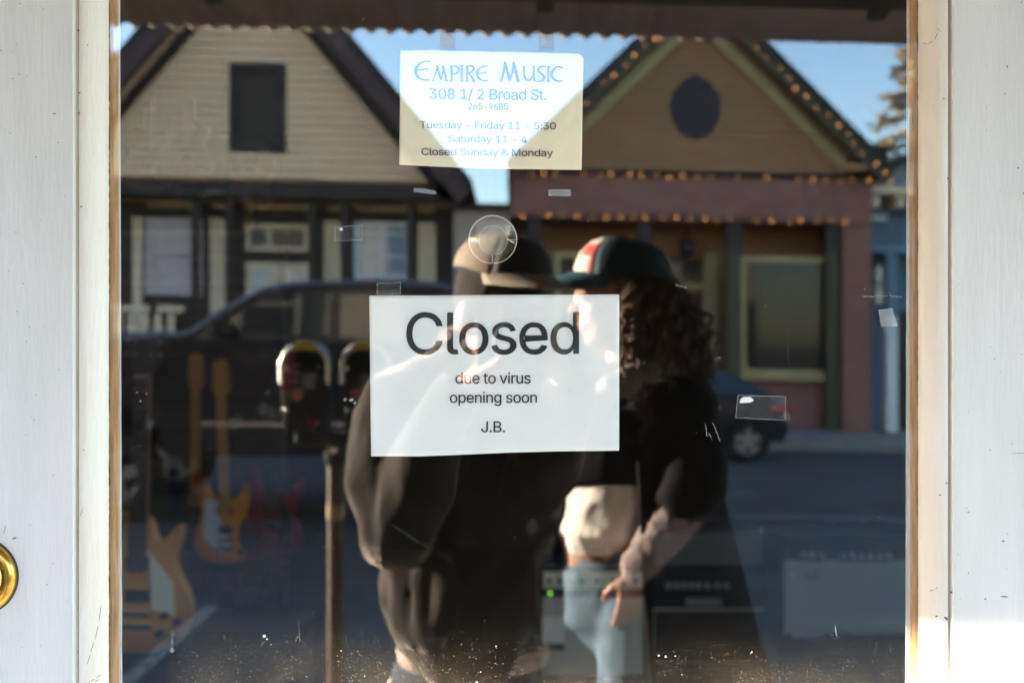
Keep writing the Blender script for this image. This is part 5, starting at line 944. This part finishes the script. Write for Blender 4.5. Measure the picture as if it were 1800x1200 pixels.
def head_parts(mb, M):
    def E(c, r, n=20): mb.ell(M @ Vector(c), r, n, M=M.to_3x3().to_4x4())
    E((0, -.012, .035), (.076, .096, .088), 28); E((0, .018, -.03), (.064, .075, .075), 24); E((0, .035, -.078), (.046, .05, .034)); E((0, .062, -.094), (.022, .022, .018))
    E((0, .078, .018), (.052, .020, .014)); E((0, .098, -.022), (.013, .020, .014)); E((0, .09, -.004), (.010, .014, .028)); E((0, .085, -.056), (.026, .012, .007)); E((0, .083, -.066), (.022, .012, .008))
    for s_ in (-1, 1): E((s_*.038, .064, -.025), (.024, .024, .022)); E((s_*.078, -.008, -.012), (.011, .021, .033)); E((s_*.074, 0, -.034), (.008, .010, .012)); E((s_*.010, .093, -.028), (.009, .010, .008))
def eyes(par, M):
    for s_ in (-1, 1):
        MB().ell(M @ Vector((s_*.031, .079, .0)), (.0115, .0115, .0115), 14).build('eye', M_eye, par, smooth=True)
        MB().tube([M @ Vector((s_*.014, .096, .024)), M @ Vector((s_*.032, .094, .030)), M @ Vector((s_*.050, .080, .024))], [.004, .005, .003], 8).build('eyebrow', M_lid, par, smooth=True)
def hand(mb, wrist, fwd, palm, curl, side, s_=1.0, spread=1.0):
    """palm slab and five tapering fingers; fwd runs from wrist to knuckles, palm is the palm normal, side is +1 when the thumb lies along palm x fwd"""
    f = Vector(fwd).normalized(); p = Vector(palm); p = (p-f*p.dot(f)).normalized(); t = p.cross(f)*side; w_ = Vector(wrist)
    L = lambda a_, b, c: w_+(f*a_+t*b+p*c)*s_
    mb.limb([L(-.01, 0, 0), L(.03, .0, .0), L(.085, 0, 0)], [(.024*s_, .018*s_), (.034*s_, .017*s_), (.039*s_, .013*s_)] if abs(t.x) > .5 else [.021*s_, .024*s_, .022*s_])
    for k, b in enumerate((.030, .010, -.010, -.029)): mb.limb([L(.03, b*.8, 0), L(.092, b, 0)], [.012*s_, .0105*s_], 10)
    for k, (b, ln) in enumerate(((.031, .074), (.0105, .082), (-.0105, .076), (-.030, .060))):
        a_ = 0; q = L(.092, b, 0); pts = [q]; d = f.copy()
        for j, fr in enumerate((.45, .32, .23)):
            a_ += curl*(.8 if j == 0 else 1.0)+.05*k
            d = f*math.cos(a_)+p*math.sin(a_)+t*(.10*spread*(1.5-k)*.4); q = q+d.normalized()*ln*fr*s_; pts.append(q)
        mb.limb(pts, [.0095*s_, .0088*s_, .008*s_, .0066*s_], 10)
    mb.limb([L(.018, .020, .006), L(.045, .048, .018), L(.07, .058, .032), L(.092, .056, .044)], [.015*s_, .0125*s_, .0105*s_, .008*s_], 10)
def sh(par): return par

for m_ in list(MATS.values()):
    if any(w_ in m_.name for w_ in ('jeans', 'denim', 'sweatshirt', 'coat', 'cotton', 'knit', 'cap', 'hood')): m_.node_tree.nodes['Principled BSDF'].inputs['Specular IOR Level'].default_value = .12
# ---- the man with the camera
man = thing('person', 'man in taupe baseball cap and charcoal hooded sweatshirt holding a camera up to his face', 'person', (-.07, -1.2, 0))
yw = -36
HM = Matrix.Translation((-.026, -1.085, 1.605)) @ Matrix.Rotation(R_(yw), 4, 'Z') @ Matrix.Rotation(R_(-15), 4, 'X')
b = MB(); head_parts(b, HM)
b.limb([(-.04, -1.15, 1.40), (-.03, -1.12, 1.50), (-.022, -1.10, 1.58)], [.062, .055, .055])
b.limb([(-.085, -1.20, .95), (-.085, -1.19, 1.15), (-.085, -1.18, 1.36)], [(.108, .10), (.12, .11), (.13, .11)], 24); b.limb([(-.21, -1.09, 1.42), (.01, -1.24, 1.42)], [.06, .06])
lw_, rw_ = Vector((-.105, -.965, 1.455)), Vector((.10, -.985, 1.47))
b.limb([(-.215, -1.09, 1.415), (-.205, -1.03, 1.19)], [.050, .042]); b.limb([(-.205, -1.03, 1.19), lw_], [.044, .029])
b.limb([(.01, -1.24, 1.415), (.015, -1.13, 1.20)], [.050, .042]); b.limb([(.015, -1.13, 1.20), rw_], [.044, .029])
hand(b, lw_+Vector((.015, .0, .01)), (.80, .15, .58), (.2, .1, 1), .35, -1, .95); hand(b, rw_+Vector((-.005, 0, .012)), (-.35, .12, .9), (-.8, -.1, .1), .55, 1, .95)
for s_ in (-1, 1):
    hx_ = -.078+s_*.080; b.limb([(hx_, -1.20, .90), (hx_+s_*.02, -1.18, .50), (hx_+s_*.045, -1.22, .09)], [.070, .052, .040]); b.limb([(hx_+s_*.03, -1.24, .045), (hx_+s_*.05, -1.05, .03)], [.042, .03])
link('body', remesh(b, .006, 5), M_skin, man, True)
eyes(man, HM)
# sweatshirt: trunk and sleeves grown together, with pulled folds
b = MB()
b.limb([(-.078, -1.20, .985), (-.078, -1.195, 1.10), (-.085, -1.19, 1.28), (-.08, -1.18, 1.40)], [(.163, .15), (.152, .145), (.145, .135), (.13, .12)], 26)
b.limb([(-.215, -1.09, 1.425), (-.09, -1.17, 1.455), (.01, -1.24, 1.425)], [.076, .078, .074]); b.limb([(-.04, -1.17, 1.45), (-.03, -1.15, 1.50)], [.09, .083])
b.limb([(-.228, -1.09, 1.415), (-.228, -1.06, 1.28), (-.205, -1.03, 1.19)], [.076, .070, .064]); b.limb([(-.205, -1.03, 1.19), (-.165, -1.0, 1.32), (-.118, -.972, 1.435)], [.064, .056, .044])
b.limb([(.01, -1.24, 1.415), (.015, -1.18, 1.28), (.015, -1.13, 1.19)], [.072, .064, .058]); b.limb([(.015, -1.13, 1.19), (.06, -1.05, 1.32), (.108, -.992, 1.44)], [.066, .056, .046])
b.limb([(-.165, -1.165, 1.14), (-.175, -1.17, 1.04), (-.165, -1.17, .985)], [.078, .082, .074])
sw = link('sweatshirt', remesh(b, .008, 3, .0135, (12, 12, 6.5), 2.2, .008), M_hood, man, True)
b = MB(); b.tube([(.14, -1.01, 1.0)], [.01]) if False else None
hoodm = MB(); hoodm.tube([(-.14, -1.12, 1.50), (-.12, -1.22, 1.53), (-.03, -1.27, 1.54), (.06, -1.22, 1.53), (.075, -1.11, 1.49)], [.035, .05, .055, .05, .032], 14); link('hood', remesh(hoodm, .008, 4, .006, (14, 14, 14), 5), M_hood, sw, True)
MB().lathe([(.14, .955), (.158, .935), (.154, .912), (.14, .908)], (0, 0, 0), 'z', 36).xf(Matrix.Translation((-.078, -1.20, 0)) @ Matrix.Diagonal((.98, .82, 1, 1))).build('shirt_hem', mat('pale_pink_shirt', (.42, .31, .27), .9), sw, True)
b = MB()
b.limb([(-.08, -1.20, .93), (-.08, -1.20, .80)], [(.140, .120), (.150, .126)], 24)
for s_ in (-1, 1):
    hx_ = -.08+s_*.082; b.limb([(hx_, -1.2, .86), (hx_+s_*.02, -1.17, .50), (hx_+s_*.045, -1.215, .10)], [.088, .07, .062])
link('jeans', remesh(b, .010, 5, .004, (9, 9, 9), 8.1), M_jean, man, True)
for s_ in (-1, 1):
    hx_ = -.08+s_*.13; b = MB(); b.limb([(hx_, -1.25, .05), (hx_+s_*.02, -1.13, .045), (hx_+s_*.03, -1.03, .035)], [.05, .047, .035]); b.box(hx_-.05, hx_+.05, -1.29, -1.0, .004, .03); link('shoe', remesh(b, .007, 5), M_shoe, man, True)
# short hair under the cap
b = MB(); k_ = 26
def shell(b, M, r, zlo, zhi, hole, n=40, rows=14, amp=.004, seed=0):
    vs = []; idx = {}
    for i in range(rows+1):
        for k in range(n):
            th = 2*math.pi*k/n
            z = zlo(th)+(zhi-zlo(th))*i/rows; q = max(0.02, 1-((z-.03)/r[2])**2)**.5
            p = Vector((r[0]*q*math.cos(th), -.012+r[1]*q*math.sin(th), z)); p *= 1+amp/.1*(noise.noise(p*60+Vector((seed, 0, 0)))); vs.append(M @ p)
    b.add(vs, [(i*n+k, i*n+(k+1) % n, (i+1)*n+(k+1) % n, (i+1)*n+k) for i in range(rows) for k in range(n)])
def hair_low(th):                                                    # lower edge: high at the brow, low at ears and nape
    s_ = math.sin(th); return .055 if s_ > .55 else (-.02 if s_ > -.1 else -.05)
shell(b, HM, (.0805, .101, .093), hair_low, .11, None, seed=3); b.build('hair', M_hairm, man, True)
def cap(par, M, m, mbrim, r=(.087, .108, .098), base=.047, brimlen=.078, droop=.030, curve=.024, front=None, name='cap', nback=0):
    n, rows = 48, 14; vs = []; fr = []
    for i in range(rows+1):
        ph = (math.pi/2)*i/rows
        for k in range(n):
            th = 2*math.pi*k/n; f = max(0, math.sin(th))
            rr = math.cos(ph)**.72; z = base+r[2]*math.sin(ph)*(1+.10*f)-.016*max(0, -math.sin(th))*(1-i/rows)
            seam = 1+.006*abs(math.cos(3*th))
            vs.append(M @ Vector((r[0]*rr*math.cos(th)*seam, -.010+r[1]*rr*math.sin(th)*seam+.002*f, z)))
    fs = [(i*n+k, i*n+(k+1) % n, (i+1)*n+(k+1) % n, (i+1)*n+k) for i in range(rows) for k in range(n)]
    isf = lambda q: .12*n < (q[0] % n) < .38*n and q[0]//n < rows-3
    c_ = MB().add(vs, [q for q in fs if not (front and isf(q))]).build(name, m, par, True); c_.modifiers.new('t', 'SOLIDIFY').thickness = .002
    if front: fp = MB().add([v for v in vs], [q for q in fs if isf(q)]); fo = fp.build('front_panel', front, c_, True); fo.modifiers.new('t', 'SOLIDIFY').thickness = .003
    MB().ell(M @ Vector((0, -.01, base+r[2]*1.0)), (.008, .008, .005), 10).build('cap_button', m, c_, True)
    N, T_ = 24, 8; vs = []
    for j in range(T_+1):
        t = j/T_
        for i in range(N+1):
            s_ = -1+2*i/N; a_ = s_*1.12
            x = r[0]*1.0*math.sin(a_)*(1-.05*t); y = -.012+(r[1]+.002)*math.cos(a_)+brimlen*t*max(0.02, 1-s_*s_)**.7; z = base+.004-droop*t*(1-.25*s_*s_)-curve*(s_*s_)*(.35+.65*t)+.012*(1-s_*s_)
            vs.append(M @ Vector((x, y, z)))
    bo = MB().add(vs, [(j*(N+1)+i, j*(N+1)+i+1, (j+1)*(N+1)+i+1, (j+1)*(N+1)+i) for j in range(T_) for i in range(N)]).build('brim', mbrim, c_, True); bo.modifiers.new('t', 'SOLIDIFY').thickness = .0035
    return c_
cap(man, HM, M_capg, M_capg, r=(.089, .110, .068), base=.086, brimlen=.080, droop=.012, curve=.016, front=mat('black_cap_panel', (.02, .018, .017), .8))
# camera held before the face: the picture is taken through this lens
cmr = thing('camera', 'black photo camera held up in both hands before the face of the man', 'camera', (0, -.95, 1.5))
M_cam = mat('camera_black', (.012, .012, .013), .45, bump=.1, bscale=400)
MB().box(-.066, .066, -.975, -.938, 1.505, 1.592).box(-.022, .022, -.972, -.935, 1.592, 1.612).box(.036, .068, -.972, -.922, 1.508, 1.582).build('camera_body', M_cam, cmr, bevel=.006)
MB().lathe([(.034, -.938), (.035, -.92), (.033, -.915), (.033, -.90), (.034, -.89), (.031, -.878), (.026, -.878), (.024, -.886)], (0, 0, 1.55), 'y', 40).build('lens', M_cam, cmr, smooth='a')
MB().lathe([(.0245, -.890), (.015, -.886), (0, -.885)], (0, 0, 1.55), 'y', 30).build('lens_glass', M_cgl, cmr, smooth=True)
st_ = MB(); st_.tube([(-.222, -1.03, .905), (-.235, -1.02, .88), (-.262, -1.0, .845), (-.28, -.99, .80)], [.012, .013, .013, .011], 10)
tag(st_.build('rolled_paper', mat('cream_strap', (.72, .66, .55), .7), None, True), 'pale rolled paper sticking out of the hip pocket of the man in the taupe cap', 'paper roll')

for o in list(man.children):                                          # trunk a little nearer the door than the shoulders
    if o.name.split('.')[0] in ('body', 'sweatshirt', 'jeans', 'shirt_hem', 'shoe'):
        for q in [o]+([c for c in o.children] if o.name.startswith('sweat') else []):
            for v in q.data.vertices: v.co.y += .06*min(1, max(0, (1.43-v.co.z)/.12))
# ---- the woman beside him, facing mostly towards -x
wom = thing('person', 'long haired woman in teal flowered cap, open dark coat, cropped cream top and pale jeans', 'person', (.22, -1.3, 0))
M_teal = mat('teal_cap_cloth', (.02, .10, .14), .7, (.015, .075, .11), 60); M_dcap = mat('black_cap_mesh', (.010, .026, .036), .85, (.016, .036, .048), 200)
def flowers():
    m = mat('flowered_cloth', (.6, .5, .45), .75); n = m.node_tree; tc = nz(n, 'ShaderNodeTexCoord'); v = nz(n, 'ShaderNodeTexVoronoi'); v.inputs['Scale'].default_value = 38
    r = nz(n, 'ShaderNodeValToRGB'); c_ = r.color_ramp; c_.interpolation = 'CONSTANT'; c_.elements[0].color = (.70, .62, .52, 1); c_.elements[1].position = .3; c_.elements[1].color = (.62, .06, .05, 1)
    for p, q in ((.48, (.7, .6, .55, 1)), (.62, (.65, .22, .20, 1)), (.78, (.12, .30, .26, 1)), (.9, (.7, .5, .4, 1))): c_.elements.new(p).color = q
    s_ = nz(n, 'ShaderNodeSeparateColor'); n.links.new(tc.outputs['Object'], v.inputs[0]); n.links.new(v.outputs['Color'], s_.inputs[0]); n.links.new(s_.outputs[0], r.inputs[0]); n.links.new(r.outputs[0], n.nodes['Principled BSDF'].inputs['Base Color']); return m
M_flow = flowers(); M_curl = mat('curly_brown_hair', (.09, .043, .02), .7, (.05, .024, .012), 14); M_coat = mat('black_coat', (.007, .006, .007), .85, (.012, .009, .010), 30); M_tee = mat('cream_cotton', (.72, .66, .58), .9, (.66, .60, .52), 12, bump=.15, bscale=80); M_sleeve = mat('mauve_knit', (.26, .20, .185), .9, (.19, .145, .135), 50, bump=.5, bscale=160); M_pjean = mat('pale_denim', (.12, .175, .225), .9, (.065, .10, .145), 14, bump=.2, bscale=200); M_scarf = mat('grey_hood_lining', (.16, .13, .115), .9, bump=.2, bscale=100)
WM = Matrix.Translation((.232, -1.24, 1.648)) @ Matrix.Rotation(R_(84), 4, 'Z') @ Matrix.Rotation(R_(-2), 4, 'X')
b = MB(); head_parts(b, WM)
b.limb([(.265, -1.26, 1.42), (.25, -1.25, 1.50), (.24, -1.245, 1.60)], [.052, .048, .048])
b.limb([(.205, -1.25, 1.02), (.215, -1.25, 1.15), (.245, -1.26, 1.36)], [(.100, .09), (.108, .088), (.135, .095)], 22); b.limb([(.33, -1.14, 1.40), (.16, -1.38, 1.40)], [.052, .052])
ww = Vector((.250, -1.085, 1.07)); el = Vector((.365, -1.11, 1.225))
b.limb([(.34, -1.15, 1.40), el], [.048, .038]); b.limb([el, ww], [.038, .025]); hand(b, ww+Vector((-.006, .0, -.012)), (-.12, -.05, -.99), (-.25, -.95, 0), .30, -1, .8, .2)
b.limb([(.16, -1.38, 1.40), (.25, -1.47, 1.16)], [.048, .037]); b.limb([(.25, -1.47, 1.16), (.25, -1.43, .96)], [.037, .025]); hand(b, (.25, -1.43, .945), (-.2, .1, -.95), (.3, .9, 0), .3, 1, .9)
for s_ in (-1, 1):
    q = Vector((.6*s_*.09, .8*s_*.09, 0)); c0 = Vector((.205, -1.25, 0))+q
    b.limb([c0+Vector((0, 0, .96)), c0+Vector((-.01, 0, .50)), c0+Vector((.02, 0, .09))], [.074, .048, .036]); b.limb([c0+Vector((.03, -.01, .05)), c0+Vector((-.13, .06, .03))], [.036, .028])
link('body', remesh(b, .006, 5), M_skin, wom, True); eyes(wom, WM)
b = MB(); b.limb([(0, 0, 1.12), (0, .0, 1.18), (0, -.01, 1.36)], [(.130, .098), (.128, .098), (.132, .098)], 26); b.xf(Matrix.Translation((.195, -1.25, 0)) @ Matrix.Rotation(R_(62), 4, 'Z')); b.limb([(.24, -1.255, 1.38), (.245, -1.25, 1.44)], [.09, .07])
link('cropped_top', remesh(b, .007, 3, .006, (13, 13, 11), 12), M_tee, wom, True)
b = MB(); b.limb([(.212, -1.25, 1.045), (.222, -1.25, .92)], [(.110, .100), (.122, .108)], 26)
for s_ in (-1, 1):
    c0 = Vector((.205, -1.25, 0))+Vector((.6*s_*.088, .8*s_*.088, 0)); b.limb([c0+Vector((0, 0, .94)), c0+Vector((-.012, 0, .50)), c0+Vector((.02, 0, .10))], [.086, .060, .048])
jn = link('jeans', remesh(b, .008, 4, .005, (11, 11, 9), 17), M_pjean, wom, True)
MB().lathe([(.115, 1.066), (.118, 1.045), (.115, 1.025)], (0, 0, 0), 'z', 36).xf(Matrix.Translation((.212, -1.25, 0)) @ Matrix.Rotation(R_(53), 4, 'Z') @ Matrix.Diagonal((1, .85, 1, 1))).build('belt', mat('denim_belt', (.05, .07, .10), .7), jn, True)
for s_ in (-1, 1):
    c0 = Vector((.205, -1.25, 0))+Vector((.6*s_*.09, .8*s_*.09, 0)); b = MB(); b.limb([c0+Vector((.035, -.01, .05)), c0+Vector((-.06, .03, .045)), c0+Vector((-.14, .06, .035))], [.044, .042, .032]); link('shoe', remesh(b, .007, 5), mat('white_shoe', (.5, .48, .45), .5), wom, True)
# open coat: shoulders and upper sleeves, then a flaring skirt left open at the front
b = MB(); b.limb([(.345, -1.14, 1.395), (.26, -1.25, 1.43), (.14, -1.40, 1.395)], [.082, .09, .082])
b.limb([(.342, -1.15, 1.39), (.362, -1.135, 1.30), (.362, -1.115, 1.235), (.345, -1.11, 1.215)], [.080, .076, .072, .068]); b.limb([(.14, -1.40, 1.39), (.25, -1.47, 1.16), (.25, -1.435, .98)], [.080, .066, .05]); b.limb([(.24, -1.25, 1.38), (.222, -1.25, 1.262)], [(.15, .125), (.143, .122)], 24)
b.limb([(.275, -1.28, 1.38), (.28, -1.29, 1.20), (.28, -1.29, 1.08)], [(.15, .11), (.15, .11), (.15, .115)], 20)
fr_ = MB().tube([(0, 0, 1.40), (0, 0, 1.30), (0, 0, 1.235)], [(.142, .118), (.144, .118), (.142, .116)], 26).xf(Matrix.Translation((.20, -1.25, 0)) @ Matrix.Rotation(R_(62), 4, 'Z')); b.add(fr_.v, fr_.f)
ct = link('coat', remesh(b, .010, 4, .007, (9, 9, 6), 22), M_coat, wom, True)
vs = []; n, rows = 56, 26; fd = math.atan2(.75, -.66)
for i in range(rows+1):
    f = i/rows; z = 1.36-f*.72
    for k in range(n+1):
        g = .66-.06*f; a_ = fd+g+(2*math.pi-2*g)*k/n
        r0 = .170+.02*f+.10*f**1.3; rr = r0*(1+.04*math.sin(a_*7+2)*f+.03*noise.noise(Vector((a_*2, z*4, 3))))
        cx_ = .255+.055*f; vs.append((cx_+rr*math.cos(a_)*1.02, -1.26-.02*f+rr*math.sin(a_)*.95, z))
sk = MB().add(vs, [(i*(n+1)+k, i*(n+1)+k+1, (i+1)*(n+1)+k+1, (i+1)*(n+1)+k) for i in range(rows) for k in range(n)]).build('coat_skirt', M_coat, ct, True); sk.modifiers.new('t', 'SOLIDIFY').thickness = .006
b = MB(); b.limb([el+Vector((.01, 0, .02)), el*.5+ww*.5+Vector((0, .002, .0)), ww], [.054, .046, .036])
for m_ in (M_pjean, M_coat, M_tee, M_sleeve): m_.node_tree.nodes['Principled BSDF'].inputs['Specular IOR Level'].default_value = .12
link('knit_sleeve', remesh(b, .005, 3, .0045, (20, 20, 26), 31), M_sleeve, wom, True)
b = MB(); b.tube([(.12, -1.14, 1.37), (.20, -1.10, 1.45), (.30, -1.12, 1.50), (.37, -1.24, 1.49), (.32, -1.36, 1.48), (.22, -1.40, 1.44), (.14, -1.32, 1.36)], [.018, .028, .034, .042, .040, .03, .018], 14)
link('hood', remesh(b, .008, 4, .006, (14, 14, 14), 40), M_scarf, wom, True)
cap(wom, WM, M_dcap, M_teal, r=(.086, .108, .086), base=.050, brimlen=.075, droop=.022, curve=.018, front=M_flow)
# curls: a cap of hair round the back of the head and wavy locks falling to the chest
b = MB(); shell(b, WM, (.084, .106, .098), lambda th: .05 if math.sin(th) > .35 else -.09, .10, None, amp=.008, seed=6); hr = b.build('hair', M_curl, wom, True)
r = random.Random(12); b = MB()
for k in range(430):
    a_ = r.uniform(math.pi*.93, math.pi*2.07); f0 = r.uniform(-.06, .045); q = max(.3, 1-((f0-.03)/.1)**2)**.5
    p = WM @ Vector((.088*q*math.cos(a_), -.012+.108*q*math.sin(a_), f0)); out = (p-(WM @ Vector((0, -.012, f0)))).normalized()
    L = r.uniform(.14, .33); ph = r.uniform(0, 6.28); fr = r.uniform(22, 42); am = r.uniform(.004, .011); pts = []; m_ = 26
    sx2 = Vector((r.uniform(-.03, .055), r.uniform(-.02, .04), 0)) if out.x > -.2 else Vector((-.02, .02, 0))
    for j in range(m_+1):
        t = j/m_; pts.append(p+out*(.045*math.sin(min(1, t*1.7)*math.pi/2)*r.uniform(.95, 1.05))+sx2*t+Vector((am*math.cos(ph+fr*t*L*4), am*math.sin(ph+fr*t*L*4), -L*t)))
    b.tube(pts, [.0022+.0026*math.sin(math.pi*min(1, j/m_*1.05)) for j in range(m_+1)], 5)
b.build('curls', M_curl, hr, True)

def tree(o): return [o]+[q for c in o.children for q in tree(c)]
for o in tree(wom)[1:]:                                               # she stands half a step behind him
    for v in o.data.vertices: v.co.x = (v.co.x-.22)*1.05+.235; v.co.y = (v.co.y+1.25)*1.05-1.42
